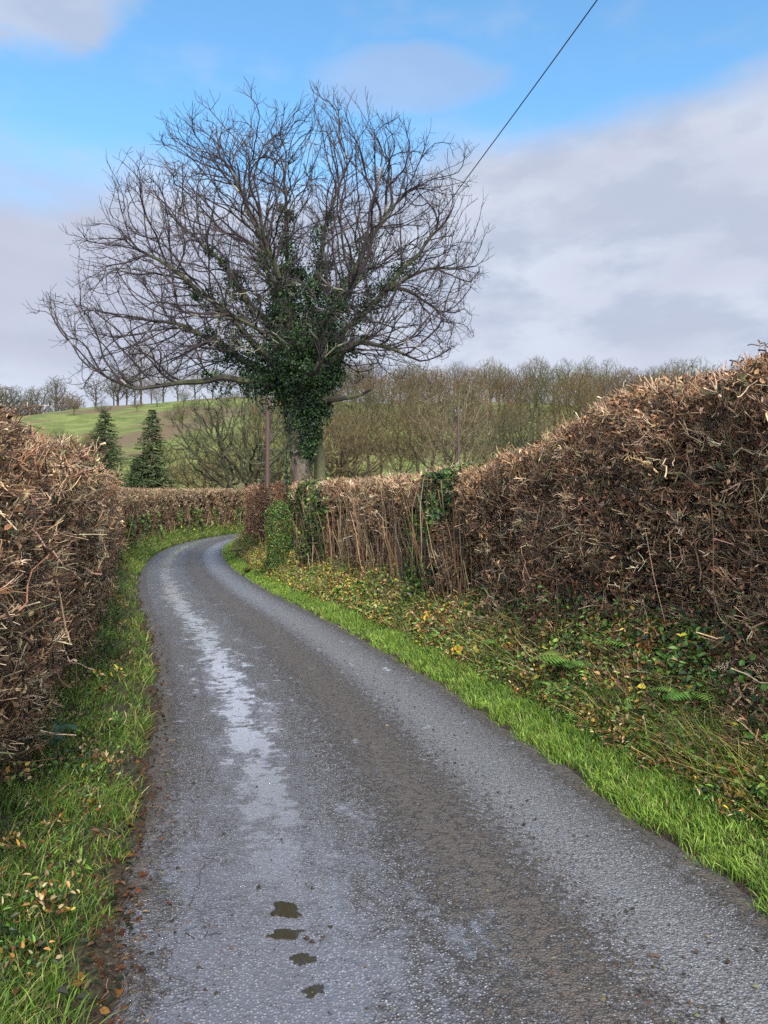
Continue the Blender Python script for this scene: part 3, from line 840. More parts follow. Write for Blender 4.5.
def skin(mbs, pos, par, r, split, colf, rng, thick_sides=7):
    """tubes for every edge; edges thicker than split go to mbs[0], the rest to mbs[1]"""
    n = len(pos); d = np.zeros((n, 3)); m_ = par >= 0
    d[m_] = unit(pos[m_] - pos[par[m_]]); d[~m_] = [0, 0, 1.0]
    main = np.full(n, -1)
    order = np.argsort(r)
    ok = par[order] >= 0; main[par[order][ok]] = order[ok]
    e = np.where(m_)[0]; p = par[e]; ismain = main[p] == e
    # smooth node directions
    dn = d.copy(); hm = main >= 0; dn[hm] = unit(d[hm] + d[main[hm]])
    for which in (0, 1):
        sel = (r[e] >= split) if which == 0 else (r[e] < split)
        for lo, hi, sides in ((.035, 9, thick_sides), (.012, .035, 4), (0, .012, 3)):
            k = e[sel & (r[e] >= lo) & (r[e] < hi)]
            if not len(k): continue
            pp = par[k]; mn = main[pp] == k
            da = np.where(mn[:, None], dn[pp], d[k]); db = dn[k]
            ra = np.where(mn, r[pp], np.minimum(r[pp], r[k] * 1.15)); ra = np.where(r[pp] > 3 * r[k], r[k] * 1.3, ra); rb = r[k]
            th = np.arange(sides) * 2 * np.pi / sides; V = []
            A1, B1 = frame(da)
            # carry frame over to avoid twist
            A2 = unit(A1 - db * (A1 * db).sum(1, keepdims=True)); B2 = np.cross(db, A2)
            for c0, rr, A, B in ((pos[pp], ra, A1, B1), (pos[k], rb, A2, B2)):
                V.append(c0[:, None, :] + rr[:, None, None] * (np.cos(th)[None, :, None] * A[:, None, :] + np.sin(th)[None, :, None] * B[:, None, :]))
            V = np.concatenate(V, 1); base = (np.arange(len(k)) * 2 * sides)[:, None, None]
            qd = np.array([[j, (j + 1) % sides, sides + (j + 1) % sides, sides + j] for j in range(sides)])[None] + base
            C = colf(pos[k], r[k], rng)
            mbs[which].add(V.reshape(-1, 3), None, qd.reshape(-1, 4), np.repeat(C, 2 * sides, 0))


# --- the big ivy-clad tree --------------------------------------------------
rt = np.random.default_rng(21)
TD = 18.6; TB = np.array([-.1105 * TD, TD])
tbz = float(ground_z(TB[0:1], TB[1:2])[0])


def tp(px, py, dep=0.0):
    """tree-frame point: photo pixel at the tree's distance, plus a depth offset"""
    d = TD + dep; return np.array([(px - CX) / F * d, d, EYE + (CY - py) / F * d])


limbs = [  # pixel polylines traced from the crown, depth offsets in metres
    ([(298, 392), (291, 330), (288, 260), (286, 190), (292, 110)], (0, 0, .1, .2, 0)),
    ([(297, 385), (275, 300), (258, 230), (230, 165), (190, 125)], (0, -.2, -.6, -.9, -1.1)),
    ([(299, 385), (312, 300), (322, 240), (340, 180), (366, 120)], (0, .2, .6, .9, 1.2)),
    ([(294, 388), (262, 320), (222, 265), (170, 215), (128, 188)], (0, .3, .7, 1, 1.1)),
    ([(292, 390), (255, 345), (205, 295), (150, 255), (98, 218)], (0, -.2, -.5, -.7, -.8)),
    ([(290, 392), (250, 362), (200, 335), (145, 318), (80, 318)], (0, .4, .9, 1.2, 1.2)),
    ([(289, 396), (240, 378), (185, 384), (130, 386), (66, 352)], (0, -.5, -1.1, -1.5, -1.8)),
    ([(302, 388), (330, 310), (365, 250), (400, 200), (436, 158)], (0, -.3, -.6, -.9, -1.1)),
    ([(304, 386), (350, 325), (395, 280), (432, 235), (482, 172)], (0, .2, .5, .6, .7)),
    ([(385, 290), (420, 272), (455, 268), (495, 262)], (.45, .3, .2, 0)),
    ([(304, 390), (345, 348), (385, 345), (425, 362), (446, 352)], (0, -.6, -1.0, -1.3, -1.4)),
    ([(390, 288), (412, 292), (440, 312), (468, 300)], (.5, .9, 1.2, 1.3)),
    ([(304, 398), (336, 399), (366, 393), (384, 380)], (0, -.4, -.6, -.7)),
    ([(296, 386), (292, 330), (272, 262), (262, 205)], (0, -1.0, -2.2, -3.0)),
    ([(298, 386), (318, 335), (350, 290), (368, 240)], (0, -1.1, -2.4, -3.3)),
    ([(298, 390), (286, 350), (240, 318), (215, 285)], (0, -1.2, -2.6, -3.6)),
    ([(298, 386), (285, 320), (262, 262), (240, 210)], (0, 1.3, 2.6, 3.6)),
    ([(300, 386), (325, 325), (362, 275), (385, 232)], (0, 1.3, 2.7, 3.7)),
    ([(300, 390), (330, 356), (372, 335), (398, 318)], (0, 1.4, 2.9, 4.0)),
    ([(297, 392), (262, 368), (215, 350), (170, 345)], (0, 1.3, 2.6, 3.5)),
    ([(298, 392), (308, 376), (322, 362), (330, 340)], (0, -1.3, -2.6, -3.7)),
]
pos = []; par = []; ivy_pts = []; limb_f = {}
nst = 26
for k in range(nst):
    f = k / (nst - 1); pos.append(np.array([TB[0] + .03 * math.sin(f * 5), TB[1], tbz - .1 + (4.5 - tbz + .1) * f])); par.append(k - 1)
step = .16
NTW = .34
nlimb0 = len(pos)
for li, (pl, dep) in enumerate(limbs):
    P = catmull(np.array([tp(a, b, c) for (a, b), c in zip(pl, dep)]), 14)
    sl = np.concatenate([[0], np.cumsum(np.linalg.norm(np.diff(P, axis=0), axis=1))]); ns = int(sl[-1] / step)
    P = np.stack([np.interp(np.linspace(0, sl[-1], ns), sl, P[:, c]) for c in range(3)], 1)
    w = rt.normal(size=(ns, 3)); 
    for _ in range(3): w[1:-1] = (w[:-2] + w[1:-1] * 2 + w[2:]) / 4
    P = P + w * .07
    A = np.array(pos); start = int(np.linalg.norm(A - P[0], axis=1).argmin())
    prev = start
    P = P[:int(ns * .86)]
    for q_, pt in enumerate(P[1:]):
        pos.append(pt); par.append(prev); prev = len(pos) - 1
        ivy_pts.append((pt, q_ / ns, li)); limb_f[len(pos) - 1] = (q_ / ns, li)
# attractors: star-shaped outline of the crown about (298,345), turned about the trunk
outl = np.array([(66, 350), (60, 335), (82, 300), (100, 262), (98, 215), (128, 182), (160, 150), (182, 112), (232, 106), (290, 96), (335, 104), (374, 112), (392, 152), (440, 150), (484, 168), (500, 215), (495, 262), (474, 305), (452, 350), (425, 366), (380, 384), (330, 388)], float)
cc = np.array([298.0, 350.0]); dv = outl - cc
oa = np.arctan2(-dv[:, 1], dv[:, 0]); orr = np.hypot(dv[:, 0], dv[:, 1]) / F * TD * 1.0
o_ = np.argsort(oa); oa, orr = oa[o_], orr[o_]
att = []
cz = EYE + (CY - cc[1]) / F * TD; cxx = (cc[0] - CX) / F * TD
NA = 9600
while len(att) < NA:
    v3 = rt.uniform([-6.1, -5, -1.3], [5.4, 5, 6.3], (4000, 3)); rh = np.hypot(v3[:, 0], v3[:, 1]); el = np.arctan2(v3[:, 2], rh)
    rR = np.interp(el, oa, orr); rL = np.interp(np.pi - el, oa, orr, period=None) if True else 0
    rL = np.where(el < 0, np.interp(-np.pi - el, oa, orr), rL); rL = np.where((el < 0) & (el > -.12), orr[0], rL)
    cphi = v3[:, 0] / np.maximum(rh, 1e-6); side_r = np.where(cphi > 0, rR, rL); avg = .5 * (rR + rL) * .88
    lim = side_r * np.abs(cphi) ** 1.3 + avg * (1 - np.abs(cphi) ** 1.3)
    lim = lim * (.93 + .11 * np.sin(7 * el + 5 * np.arctan2(v3[:, 1], v3[:, 0])) * np.sin(3.1 * np.arctan2(v3[:, 1], v3[:, 0]) + 11 * el)) * (1 - .13 * rt.uniform(0, 1, len(el)) ** 2)
    rad = np.linalg.norm(v3, axis=1); ok = (rad < lim) & (rad > .9) & (rt.uniform(size=len(rad)) < (.18 + .82 * (rad / lim) ** 1.5)) & (el > -.22)
    # gaps between the limb masses
    gap = np.sin(v3[:, 0] * 1.5 + 1) * np.sin(v3[:, 2] * 1.7) * np.sin(v3[:, 1] * 1.4 + 2)
    ok &= gap < .45
    att += list(v3[ok] + np.array([cxx, TD, cz]))
att = np.array(att[:NA])
ctr = np.array([cxx, TD, cz - .6])
pos, par = colonize(pos, par, att, step, .54, .26, 160, lambda p: unit(p - ctr) * .85 + np.array([0, 0, .08]), rt, .05, .9)
r, kids = radii(pos, par, .0052, 2.35)
pos, par = add_twigs(pos, par, r, kids, .25, 2, rt, up=.34, side_p=.62, rmax=.03)
r, kids = radii(pos, par, .0040, 2.45)
print('big tree nodes', len(pos), 'trunk r', r[0])
r = np.minimum(r, .20)
for i_, (f_, li_) in limb_f.items():
    r[i_] = max(r[i_], (.10 if li_ not in (9, 11) else .045) * max(0, 1 - f_ / .86) ** .85 + .005)
r[:nst] = .18


def barkcol(P, rr, rng):
    n = len(P); c = np.where(rr[:, None] > .03, np.array([.038, .033, .022]), np.array([.026, .018, .017]))
    moss = (np.sin(P[:, 0] * 4 + P[:, 2] * 3) * np.sin(P[:, 2] * 5 - P[:, 1] * 3) > .1) & (rr > .03); c = np.where(moss[:, None], np.array([.052, .053, .024]), c)
    pale = (rng.random(n) < .05) & (rr > .012) & (rr < .03); c = np.where(pale[:, None], np.array([.16, .14, .11]), c)
    low = (P[:, 2] < 6.2) & (np.abs(P[:, 0] + 1.8) < 1.7) & (P[:, 1] < 16) & (rng.random(n) < .35) & (rr < .03); c = np.where(low[:, None], np.array([.15, .14, .09]), c)
    return c * (1 + rng.normal(size=(n, 1)) * .2)


root = empty('ivy_clad_tree', (TB[0], TB[1], tbz)); tag(root, 'large bare spreading tree with dark ivy round its trunk, standing in the right hedge', 'tree')
loc = (TB[0], TB[1], tbz)
mt, mc = MB(), MB()
skin([mt, mc], pos, par, r, .045, barkcol, rt)
m_tr, t = newmat('sycamore_bark')
pz = t.n('ShaderNodeTexCoord').outputs['Object']; mp = t.n('ShaderNodeMapping', {'Vector': pz, 'Scale': (1, 1, .45)}).outputs[0]
a1 = t.noise(mp, 5, 4, .6, .6); a2 = t.noise(mp, 17, 4, .65); vo = t.n('ShaderNodeTexVoronoi', {'Vector': mp, 'Scale': 11.0}).outputs[0]
c = t.mix(t.ss(a1, .4, .6), (.05, .03, .02), (.10, .08, .052)); c = t.mix(t.ss(a2, .5, .62), c, (.07, .045, .03)); c = t.mix(t.ss(a2, .36, .3), c, (.22, .19, .14)); c = t.mix(t.ss(t.noise(mp, 9, 5, .7, 1.5), .56, .66), c, (.05, .035, .022)); c = t.mix(t.ss(a1, .58, .7), c, (.10, .11, .05))
bmp = t.n('ShaderNodeBump', {'Height': t.m('ADD', a2, a1), 'Strength': 1.0, 'Distance': .05}).outputs[0]
t.n('ShaderNodeOutputMaterial', {'Surface': t.n('ShaderNodeBsdfPrincipled', {'Base Color': c, 'Roughness': .85, 'Normal': bmp}).outputs[0]})
zz = np.linspace(tbz - .15, 4.6, 70); f = (zz - zz[0]) / (zz[-1] - zz[0])
pts = np.stack([TB[0] + .05 * np.sin(f * 4.5) + .06 * (1 - f), TB[1] - .05 + .03 * np.sin(f * 7), zz], 1)
mb = MB(); tube(mb, pts, (.205 + .09 * np.exp(-f * 9) + .06 * f ** 3) * (1 + .06 * np.sin(f * 17)), 26, (.5, .5, .5), .07, 2.5)
mb.build('trunk', m_tr, root, loc, smooth=True)
b2 = at(323, 490, 19.6); zz = np.linspace(tbz, 5.0, 44); f = (zz - zz[0]) / (zz[-1] - zz[0])
pts = np.stack([b2[0] - .12 * f - .25 * f ** 4, 19.6 - .7 * f ** 2, zz], 1)
mb = MB(); tube(mb, pts, .15 + .05 * np.exp(-f * 6) - .03 * f, 16, (.075, .075, .035), .08, 4)
t2 = mb.build('second_trunk', M_branch, root, loc, smooth=True); t2['label'] = 'thinner mossy second stem right of the main trunk'
mt.build('limbs', M_branch, root, loc)
mc.build('crown', M_branch, root, loc)
print('crown edges', len(pos))

# ivy
mb = MB(); IP = []; IN = []; 


def cloud(c, rad, n, sq=1.0):
    v = unit(rt.normal(size=(n, 3))); rr = rad * rt.uniform(.55, 1.1, (n, 1)); v[:, 2] *= sq
    IP.append(c + v * rr); IN.append(v)


for zc in np.linspace(2.95, 4.9, 20):
    f = (zc - 3.1) / 1.8
    for _ in range(4):
        a = rt.uniform(0, 6.28); cloud(np.array([TB[0] + .12 + .22 * f * math.cos(a) * 2 + .1 * f + rt.normal() * .07, TB[1] + .4 * f * math.sin(a) - .05, zc]), (.24 + .17 * f) * rt.uniform(.55, 1.25), 250)
for zc in np.linspace(4.65, 7.5, 24):
    f = (zc - 4.65) / 2.85
    for _ in range(3):
        a = rt.uniform(0, 6.28); rad = .85 * (1 - .5 * f); cloud(np.array([TB[0] + .1 + rad * math.cos(a), TB[1] + rad * .7 * math.sin(a), zc + rt.normal() * .1]), rt.uniform(.14, .34), 110)
reach = {0: .62, 1: .55, 2: .6, 3: .58, 4: .55, 5: .5, 6: .38, 7: .64, 8: .56, 10: .45, 13: .55, 14: .6, 15: .5, 16: .5, 17: .55, 18: .45, 20: .4}
for pt, f, li in ivy_pts:
    if li in reach and f < reach[li]:
        g = 1 - f / reach[li]
        if rt.random() < .8: cloud(pt + rt.normal(size=3) * (.08 + .10 * g), .10 + .32 * g ** .7 * rt.uniform(.4, 1.25) + (.08 if li in (7, 8) else 0), int(80 + 150 * g))
# hanging on the lower bole in strands
for k in range(1500):
    z0 = rt.uniform(tbz + .4, 3.4); a = rt.uniform(-3.4, .4)
    if math.sin(z0 * 3 + a * 2) < .35 and not (a > -1.1 and z0 < 2.6): continue
    IP.append(np.array([[TB[0] + .3 * math.cos(a), TB[1] + .3 * math.sin(a), z0]])); IN.append(np.array([[math.cos(a), math.sin(a), 0]]))
IP = np.concatenate(IP); IN = np.concatenate(IN); n = len(IP)
L = rt.uniform(.035, .07, n)
leaves(mb, IP, rt.normal(size=(n, 3)) * .6 + np.array([0, 0, -.5]) + IN * .3, IN + rt.normal(size=(n, 3)) * .45 + np.array([0, 0, .3]), L, L * .85, pal(n, [6, 1.2, .15, .04, 0, 0, 0, 0, 10], GP * .6), .12, .15)
iv = mb.build('ivy', M_ivy, root, loc); iv['kind'] = 'stuff'
print('ivy leaves', n)

# mossy clipped bush in front of the trunk
bx, by = at(279, 520, 17.6)[:2]
root = empty('ivy_bush', (bx, by, .3)); tag(root, 'narrow clipped green mossy bush against the hedge just left of the big trunk', 'bush')
mb = MB(); n = 14000; zf = R.uniform(0, 1, n); a = R.uniform(0, 6.28, n); rr = .30 * (1 + .15 * np.sin(a * 3 + zf * 5)) * (1 - .75 * np.clip((zf - .75) / .25, 0, 1) ** 2) * (.85 + .15 * R.uniform(size=n))
P = np.stack([np.cos(a) * rr, np.sin(a) * rr * .8, zf * 1.55], 1); Nn = np.stack([np.cos(a), np.sin(a), .3 + 0 * a], 1); L = R.uniform(.018, .038, n)
leaves(mb, P, R.normal(size=(n, 3)) * .6 + np.array([0, 0, .3]), Nn + R.normal(size=(n, 3)) * .6, L, L * .6, pal(n, [4, 3, .8, .3, .1, .4, 1, .3, 3], GP), .1, .1)
mb.build('foliage', M_ivy, root)
mb = MB(); tube(mb, [(0, 0, -.1), (0.01, 0, .7), (0, 0, 1.4)], [.1, .09, .05], 8, (.05, .035, .02)); mb.build('stem', M_branch, root)

# ------------------------------------------------------------------ telegraph poles and wire
m_pole, t = newmat('creosoted_pole')
pz = t.n('ShaderNodeMapping', {'Vector': t.n('ShaderNodeTexCoord').outputs['Object'], 'Scale': (14, 14, .9)}).outputs[0]
nn = t.noise(pz, 2.0, 4)
t.n('ShaderNodeOutputMaterial', {'Surface': t.n('ShaderNodeBsdfPrincipled', {'Base Color': t.mix(nn, (.03, .015, .012), (.075, .038, .028)), 'Roughness': .75}).outputs[0]})
m_ins, t = newmat('grey_fitting')
t.n('ShaderNodeOutputMaterial', {'Surface': t.n('ShaderNodeBsdfPrincipled', {'Base Color': (.12, .12, .12, 1), 'Roughness': .4, 'Metallic': .6}).outputs[0]})


def pole(px, ptop, d, rad, label, lean=0.0):
    top = at(px, ptop, d); gz_ = float(ground_z(top[0:1], top[1:2])[0])
    root = empty('telegraph_pole', (top[0], d, gz_)); tag(root, label, 'pole', 'telegraph poles in the field'); H = top[2] - gz_
    mb = MB(); zz = np.linspace(-.3, H, 14); tube(mb, np.stack([lean * zz / H, 0 * zz, zz], 1), rad * (1 - .22 * zz / H), 12); mb.build('shaft', m_pole, root, smooth=True)
    mb = MB(); tube(mb, [(lean, 0, H), (lean, 0, H + .05)], [rad * .86, rad * .3], 12, cap=True); mb.build('cap', m_ins, root)
    for sx in (-1, 1):
        mb = MB(); tube(mb, [(lean + sx * .09, -.0, H - .35), (lean + sx * .2, 0, H - .35)], .018, 6); tube(mb, [(lean + sx * .2, 0, H - .38), (lean + sx * .2, 0, H - .30), (lean + sx * .2, 0, H - .24)], [.03, .045, .02], 8)
        mb.build('insulator', m_ins, root)
    for k in range(3):
        for sx in (-1, 1):
            mb = MB(); tube(mb, [(sx * rad * .7, 0, 2.9 + k * .6 + .3 * sx), (sx * (rad + .12), 0, 2.9 + k * .6 + .3 * sx)], .01, 5); mb.build('step_iron', m_ins, root)
    return top


pt = pole(267, 398, 33, .11, 'dark red-brown wooden telegraph pole left of the ivy-clad trunk', .04)
pole(458.4, 406, 50, .10, 'slimmer red-brown wooden pole in front of the pale tall tree, right of the ivy-clad tree')
A_, B_ = at(480, 160, 12), at(597, 0, 8.9)
P1 = pt + np.array([.2, 0, -.3])
yk = np.array([P1[1], A_[1], B_[1]]); cz_ = np.polyfit(yk, [P1[2], A_[2], B_[2]], 2)
yy = np.linspace(P1[1], -4, 90); xx = np.interp(yy[::-1], [-4, B_[1], A_[1], P1[1]], [B_[0] + (B_[1] + 4) * .3117, B_[0], A_[0], P1[0]])[::-1]
mb = MB(); tube(mb, np.stack([xx, yy, np.polyval(cz_, yy)], 1), .008, 5, (.03, .03, .03))
m_w, t = newmat('black_cable'); t.n('ShaderNodeOutputMaterial', {'Surface': t.n('ShaderNodeBsdfPrincipled', {'Base Color': (.02, .02, .022, 1), 'Roughness': .5}).outputs[0]})
o = mb.build('overhead_wire', m_w); tag(o, 'thin black overhead wire crossing the sky behind the tree top', 'wire')


# ------------------------------------------------------------------ background bare trees
def bare_template(seed, H, W, cb, step, na, r0, col, spread=1.0, low=.25, flat=1.0, ex=2.3, tw=.9, stem_r=None):
    rg = np.random.default_rng(seed)
    pos, par = [], []
    ns = int(H * cb / step) + 2
    x = y = 0.0
    for k in range(ns):
        x += rg.normal() * .06 * step; y += rg.normal() * .06 * step
        pos.append(np.array([x, y, -.3 + k * step])); par.append(k - 1)
    v = rg.uniform(-1, 1, (na * 6, 3)); rad = np.linalg.norm(v, axis=1)
    ph = rg.uniform(0, 6.28, 6); blob_ = np.sin(v[:, 0] * 4.1 + ph[0]) * np.sin(v[:, 1] * 4.3 + ph[1]) + np.sin(v[:, 2] * 5 + ph[2]) * np.sin(v[:, 0] * 5.2 + ph[3]) * .7 + np.sin((v[:, 1] + v[:, 2]) * 6 + ph[4]) * .4
    v = v[(rad < 1 - .28 * np.clip(blob_, 0, 1)) & (rad > .25) & (blob_ > -.75)][:na]; v[:, 2] += .22 * np.sin(v[:, 0] * 2.2 + ph[5])
    v = v * np.array([W / 2, W / 2, H * (1 - low) / 2]) + np.array([0, 0, H * (1 + low) / 2])
    pos, par = colonize(pos, par, v, step, step * 6 + W * .12, step * 1.6, 60, np.array([0, 0, .08]), rg, .2)
    r, kids = radii(pos, par, r0, ex)
    pos, par = add_twigs(pos, par, r, kids, tw, 2, rg, up=.2, side_p=.4, rmax=.2, prongs=(3, 6))
    r, kids = radii(pos, par, r0 * .8, ex)
    if stem_r: r = np.minimum(r, stem_r) 
    cf = lambda P, rr, rng: np.where(rr[:, None] > .035, np.array([.042, .04, .026]), np.array(col)) * (1 + rng.normal(size=(len(P), 1)) * .2)
    a, b = MB(), MB(); skin([a, b], pos, par, r, .07, cf, rg, 5)
    ma = a.build('trunk', M_fartwig); mb_ = b.build('crown', M_fartwig)
    print('template', seed, len(pos))
    da, db = ma.data, mb_.data
    bpy.data.objects.remove(ma); bpy.data.objects.remove(mb_)
    return da, db, H


c_br, c_ol, c_gr, c_pale = (.082, .062, .038), (.072, .068, .035), (.085, .075, .065), (.11, .10, .068)
TPL = {
    'wood': [bare_template(31, 14, 10, .34, .42, 1700, .017, c_br, low=.3), bare_template(32, 13, 9, .26, .42, 1600, .017, c_ol, low=.26), bare_template(33, 15, 9, .34, .42, 1600, .017, c_ol, low=.3), bare_template(34, 12, 11, .24, .42, 1800, .017, c_br, low=.25)],
    'ridge': [bare_template(41, 14, 10, .3, .6, 620, .035, c_gr, low=.22, tw=1.2), bare_template(42, 13, 11, .22, .6, 620, .035, c_gr, low=.18, tw=1.2), bare_template(43, 11, 7, .3, .6, 420, .033, c_gr, low=.25, tw=1.0)],
    'oak': [bare_template(51, 11, 13, .16, .38, 1700, .02, c_ol, low=.12, ex=2.1, tw=.7), bare_template(52, 10, 12, .2, .38, 1600, .02, (.12, .12, .05), low=.15, ex=2.1, tw=.7)],
    'tall': [bare_template(61, 14, 8.5, .3, .36, 2000, .0085, c_pale, low=.25, tw=.8)],
}
rb = np.random.default_rng(5)


def bare(name, kind, px, d, scale, label, group, k=None, wscale=1.0, X=None):
    T_ = TPL[kind]; da, db, H = T_[int(rb.integers(len(T_))) if k is None else k]
    x = (px - CX) / F * d; z = float(terrain(x, d)) if d > 90 else float(ground_z(np.array([x]), np.array([d]))[0])
    root = empty(name, (x, d, z)); tag(root, label, 'tree', group)
    root.rotation_euler = (0, 0, rb.uniform(0, 6.28)); root.scale = (scale * wscale, scale * wscale, scale)
    for nm, me in (('trunk', da), ('crown', db)):
        o = bpy.data.objects.new(nm, me); COL.objects.link(o); o.parent = root
    return root


lab_w = 'bare brown tree in the wood on the slope behind the right hedges'
gw = 'bare trees of the hillside wood'
for px in np.arange(262, 560, 17.0):      # front of the wood, down in the valley
    bare('woodland_tree', 'wood', px + rb.uniform(-5, 5), rb.uniform(88, 112), rb.uniform(.72, .95), lab_w, gw)
for px in np.arange(250, 660, 16.0):
    bare('woodland_tree', 'wood', px + rb.uniform(-6, 6), rb.uniform(120, 150), rb.uniform(.75, 1.0), lab_w, gw)
for px in np.arange(285, 710, 12.0):
    bare('woodland_tree', 'wood', px + rb.uniform(-6, 6), rb.uniform(160, 200), rb.uniform(.75, 1.0), lab_w, gw)
for px in np.arange(320, 800, 11.0):
    bare('woodland_tree', 'wood', px + rb.uniform(-6, 6), rb.uniform(215, 250), rb.uniform(.8, 1.05), lab_w, gw)
for px in np.arange(330, 810, 11.0):
    sc_ = .68 + .35 * sm(px, 480, 680) + rb.uniform(-.22, .3)
    bare('skyline_tree', 'ridge', px + rb.uniform(-6, 6), rb.uniform(262, 300), sc_, 'bare grey tree on the skyline above the wood on the right', 'trees along the right skyline')
# left wood on the far ridge, and the hill crest
for px in np.arange(-34, 76, 4.2):
    bare('skyline_tree', 'ridge', px + rb.uniform(-3, 3), rb.uniform(318, 372), rb.uniform(1.15, 1.4), 'bare grey tree in the clump on the far left skyline', 'trees of the far left clump')
for px, sc_ in ((96, .75), (112, .95), (118, .85), (127, 1.0), (133, .95), (141, 1.0), (150, .7), (163, .9), (176, .85), (196, .7), (214, .65), (232, .7), (247, .75)):
    bare('crest_tree', 'ridge' if rb.random() < .5 else 'wood', px + rb.uniform(-2, 2), rb.uniform(240, 268), sc_ * rb.uniform(.85, 1.35), 'bare tree standing on the crest of the green hill at left', 'trees on the hill crest')
# oaks behind the bend hedge and others
bare('oak_tree', 'oak', 243, 66, 1.0, 'gnarled mossy bare oak behind the bend hedge, left of the red-brown pole', 'oaks behind the bend', 0)
bare('oak_tree', 'oak', 205, 88, .8, 'smaller bare oak right of the dark conifers', 'oaks behind the bend', 1)
bare('oak_tree', 'oak', 282, 74, 1.0, 'mossy bare oak directly behind the ivy-clad trunk', 'oaks behind the bend', 1)
bare('oak_tree', 'oak', 345, 84, .9, 'olive bare oak just right of the ivy-clad trunk', 'oaks behind the bend', 0)
bare('oak_tree', 'oak', 478, 76, .62, 'small spreading bare oak where the tall right hedge begins', 'oaks behind the bend', 0)
bare('tall_bare_tree', 'tall', 455, 72, 1.03, 'tall pale bare tree rising above the wood behind the slimmer pole', None, 0)
for px, d, sc_ in ((172, 95, .35), (188, 100, .4), (222, 98, .5), (190, 130, .4), (75, 120, .3), (92, 140, .35), (235, 115, .55), (60, 150, .35), (212, 150, .5), (170, 120, .35)) + tuple((rb.uniform(40, 245), rb.uniform(105, 215), rb.uniform(.22, .45)) for _ in range(26)):
    bare('thorn_bush', 'wood', px, d, sc_ * .9, 'small bare thorn bush at the foot of the green hill', 'thorn bushes below the hill', wscale=1.4)


# ------------------------------------------------------------------ conifers
def conifer(px, ptop, d, wid, label, seed, zb=None):
    rg = np.random.default_rng(seed); top = at(px, ptop, d); z0 = float(terrain(top[0], d)) if zb is None else zb; H = top[2] - z0
    root = empty('conifer', (top[0], d, z0)); tag(root, label, 'conifer', 'dark conifers below the hill')
    mb = MB(); tube(mb, [(0, 0, -.3), (0, 0, H * .5), (0, 0, H * .98)], [H * .02, H * .012, .02], 7, (.09, .06, .04)); mb.build('trunk', M_branch, root)
    mb = MB(); zs = np.arange(.06, .985, .021)
    for f in zs:
        rad = wid / 2 * (1 - f) ** .66 * rg.uniform(.78, 1.12) + .12
        nb = int(9 + 10 * (1 - f))
        for b in range(nb):
            a = rg.uniform(0, 6.28); o = np.array([math.cos(a), math.sin(a), 0]); Lb = rad * rg.uniform(.65, 1.12); n = int(8 + Lb * 9)
            tt = rg.uniform(.15, 1, (n, 1)); P = o * Lb * tt + np.array([0, 0, f * H]) + np.array([0, 0, 1.0]) * (-.32 * Lb * tt + .22 * Lb * tt ** 3)
            sd = np.array([-o[1], o[0], 0]) * rg.choice([-1, 1], (n, 1))
            D = o * .8 + sd * rg.uniform(.2, 1.1, (n, 1)) + np.array([0, 0, -.28]) + rg.normal(size=(n, 3)) * .2
            Lq = rg.uniform(.22, .5, n) * (1 - .35 * tt[:, 0])
            leaves(mb, P, D, np.array([0, 0, 1.0]) + rg.normal(size=(n, 3)) * .3, Lq, Lq * .3, np.array([[.052, .07, .03]]) * rg.uniform(.6, 1.5, (n, 1)), .1, .2)
    mb.build('crown', M_needle, root)


conifer(105, 409, 92, 8.6, 'broad dark green conifer below the hill, left of the pair', 1)
conifer(152, 408, 84, 6.6, 'narrow dark green conifer below the hill, right of the pair', 2)
conifer(137, 458, 84, 4.6, 'low young conifer between the two tall dark ones', 3)

# ------------------------------------------------------------------ sky and sun
w = bpy.data.worlds.new('World'); SC.world = w; t = NT(w)
SUN_EL, SUN_AZ = 36.0, 166.0      # azimuth measured clockwise from +Y: behind the camera, to the right
sky = t.n('ShaderNodeTexSky', sky_type='NISHITA'); sky.sun_disc = False
sky.sun_elevation = math.radians(SUN_EL); sky.sun_rotation = math.radians(SUN_AZ); sky.air_density = 1.0; sky.dust_density = .6; sky.ozone_density = 1.5
dr = t.n('ShaderNodeTexCoord').outputs['Generated']; sp = t.n('ShaderNodeSeparateXYZ', {0: dr})
el = t.m('MULTIPLY', t.m('ARCSINE', sp.outputs[2]), 57.2958); az = t.m('MULTIPLY', t.m('ARCTAN2', sp.outputs[0], sp.outputs[1]), 57.2958)
vv = t.n('ShaderNodeCombineXYZ', {0: t.m('MULTIPLY', az, .05), 1: t.m('MULTIPLY', el, .11), 2: 3.7}).outputs[0]
n1 = t.noise(vv, 1.0, 6, .52); n2 = t.noise(vv, 2.6, 5, .55); n3 = t.noise(vv, .6, 3)
bnd = t.m('ADD', 25.2, t.m('MULTIPLY', t.n('ShaderNodeClamp', {0: az, 1: -60.0, 2: 60.0}).outputs[0], .10))
dlt = t.m('ADD', t.m('SUBTRACT', bnd, el), t.m('MULTIPLY', t.m('SUBTRACT', n1, .5), 11.0))
low = t.ss(dlt, -1.6, 2.6)
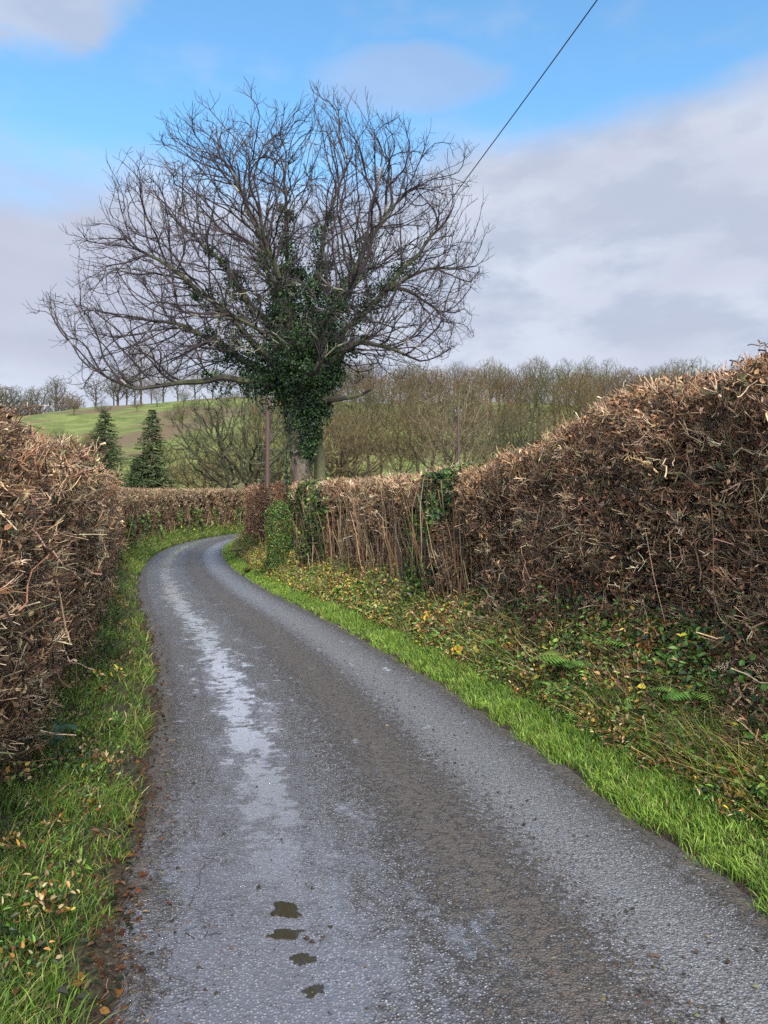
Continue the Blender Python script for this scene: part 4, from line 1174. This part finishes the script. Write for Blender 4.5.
# second, higher cloud at upper left
dx = t.m('DIVIDE', t.m('ADD', az, 27.0), 9.5); dy = t.m('DIVIDE', t.m('SUBTRACT', el, 33.0), 5.0)
rr = t.m('ADD', t.m('ADD', t.m('MULTIPLY', dx, dx), t.m('MULTIPLY', dy, dy)), t.m('MULTIPLY', t.m('SUBTRACT', n2, .5), 2.4))
hi = t.m('MULTIPLY', t.ss(rr, 1.15, .35), .85)
dx = t.m('DIVIDE', t.m('SUBTRACT', az, 1.5), 7.0); dy = t.m('DIVIDE', t.m('SUBTRACT', el, 29.3), 2.2)
r2 = t.m('ADD', t.m('ADD', t.m('MULTIPLY', dx, dx), t.m('MULTIPLY', dy, dy)), t.m('MULTIPLY', t.m('SUBTRACT', n2, .5), 2.0))
hi2 = t.m('MULTIPLY', t.ss(r2, 1.3, .2), .55)
mask = t.m('MAXIMUM', t.m('MAXIMUM', low, hi), hi2)
wisp = t.m('MULTIPLY', t.ss(n2, .48, .72), .35); mask = t.m('MAXIMUM', mask, t.m('MULTIPLY', wisp, .6))
cl = t.mix(t.ss(n2, .38, .6), (1.95, 2.25, 2.85), (2.75, 3.0, 3.5))
cl = t.mix(t.ss(n3, .35, .65), cl, (2.1, 2.25, 2.8))
cl = t.mix(t.ss(el, 12.0, 1.0), cl, (3.0, 3.35, 3.8))
cl = t.mix(hi2, cl, (1.5, 2.0, 3.1))
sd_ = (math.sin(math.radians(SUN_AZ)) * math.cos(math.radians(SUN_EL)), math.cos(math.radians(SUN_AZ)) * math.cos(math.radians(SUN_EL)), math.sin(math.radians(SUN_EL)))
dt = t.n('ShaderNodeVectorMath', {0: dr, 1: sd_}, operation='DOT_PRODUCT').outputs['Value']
sky_fill = t.ss(dt, -.15, .95)          # added glow in the unseen sky behind the camera, soft fill for the hedges
cl = t.n('ShaderNodeVectorMath', {0: cl, 3: t.m('ADD', 1.06, t.m('MULTIPLY', sky_fill, 4.0))}, operation='SCALE').outputs[0]
mask = t.m('MAXIMUM', mask, t.m('MULTIPLY', sky_fill, 1.0))
blue = t.n('ShaderNodeVectorMath', {0: sky.outputs[0], 1: (.76, 1.12, 1.2)}, operation='MULTIPLY').outputs[0]
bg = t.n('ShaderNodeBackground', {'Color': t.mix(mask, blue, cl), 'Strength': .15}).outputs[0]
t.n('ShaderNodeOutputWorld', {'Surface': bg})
ld = bpy.data.lights.new('sun', 'SUN'); ld.energy = 3.6; ld.angle = math.radians(9); ld.color = (1, .93, .83)
lo = bpy.data.objects.new('sun', ld); COL.objects.link(lo)
a_, e_ = math.radians(SUN_AZ), math.radians(SUN_EL)
from mathutils import Vector
sv = Vector((math.sin(a_) * math.cos(e_), math.cos(a_) * math.cos(e_), math.sin(e_)))
lo.rotation_euler = sv.to_track_quat('Z', 'Y').to_euler(); lo.location = sv * 50

# ------------------------------------------------------------------ camera and output
cd = bpy.data.cameras.new('camera'); cam = bpy.data.objects.new('camera', cd); COL.objects.link(cam)
cam.location = (0, 0, EYE); cam.rotation_euler = (math.radians(90), 0, 0)
cd.sensor_fit = 'VERTICAL'; cd.sensor_height = 36.0; cd.lens = 36.0 * F / 1024; cd.clip_start = .05; cd.clip_end = 6000
SC.camera = cam
vs = SC.view_settings; vs.view_transform = 'Standard'; vs.look = 'None'; vs.gamma = 1; vs.exposure = 0.72
SC.cycles.max_bounces = 5; SC.cycles.diffuse_bounces = 3; SC.cycles.glossy_bounces = 3; SC.cycles.transmission_bounces = 3; SC.cycles.transparent_max_bounces = 4
SC.cycles.use_denoising = False
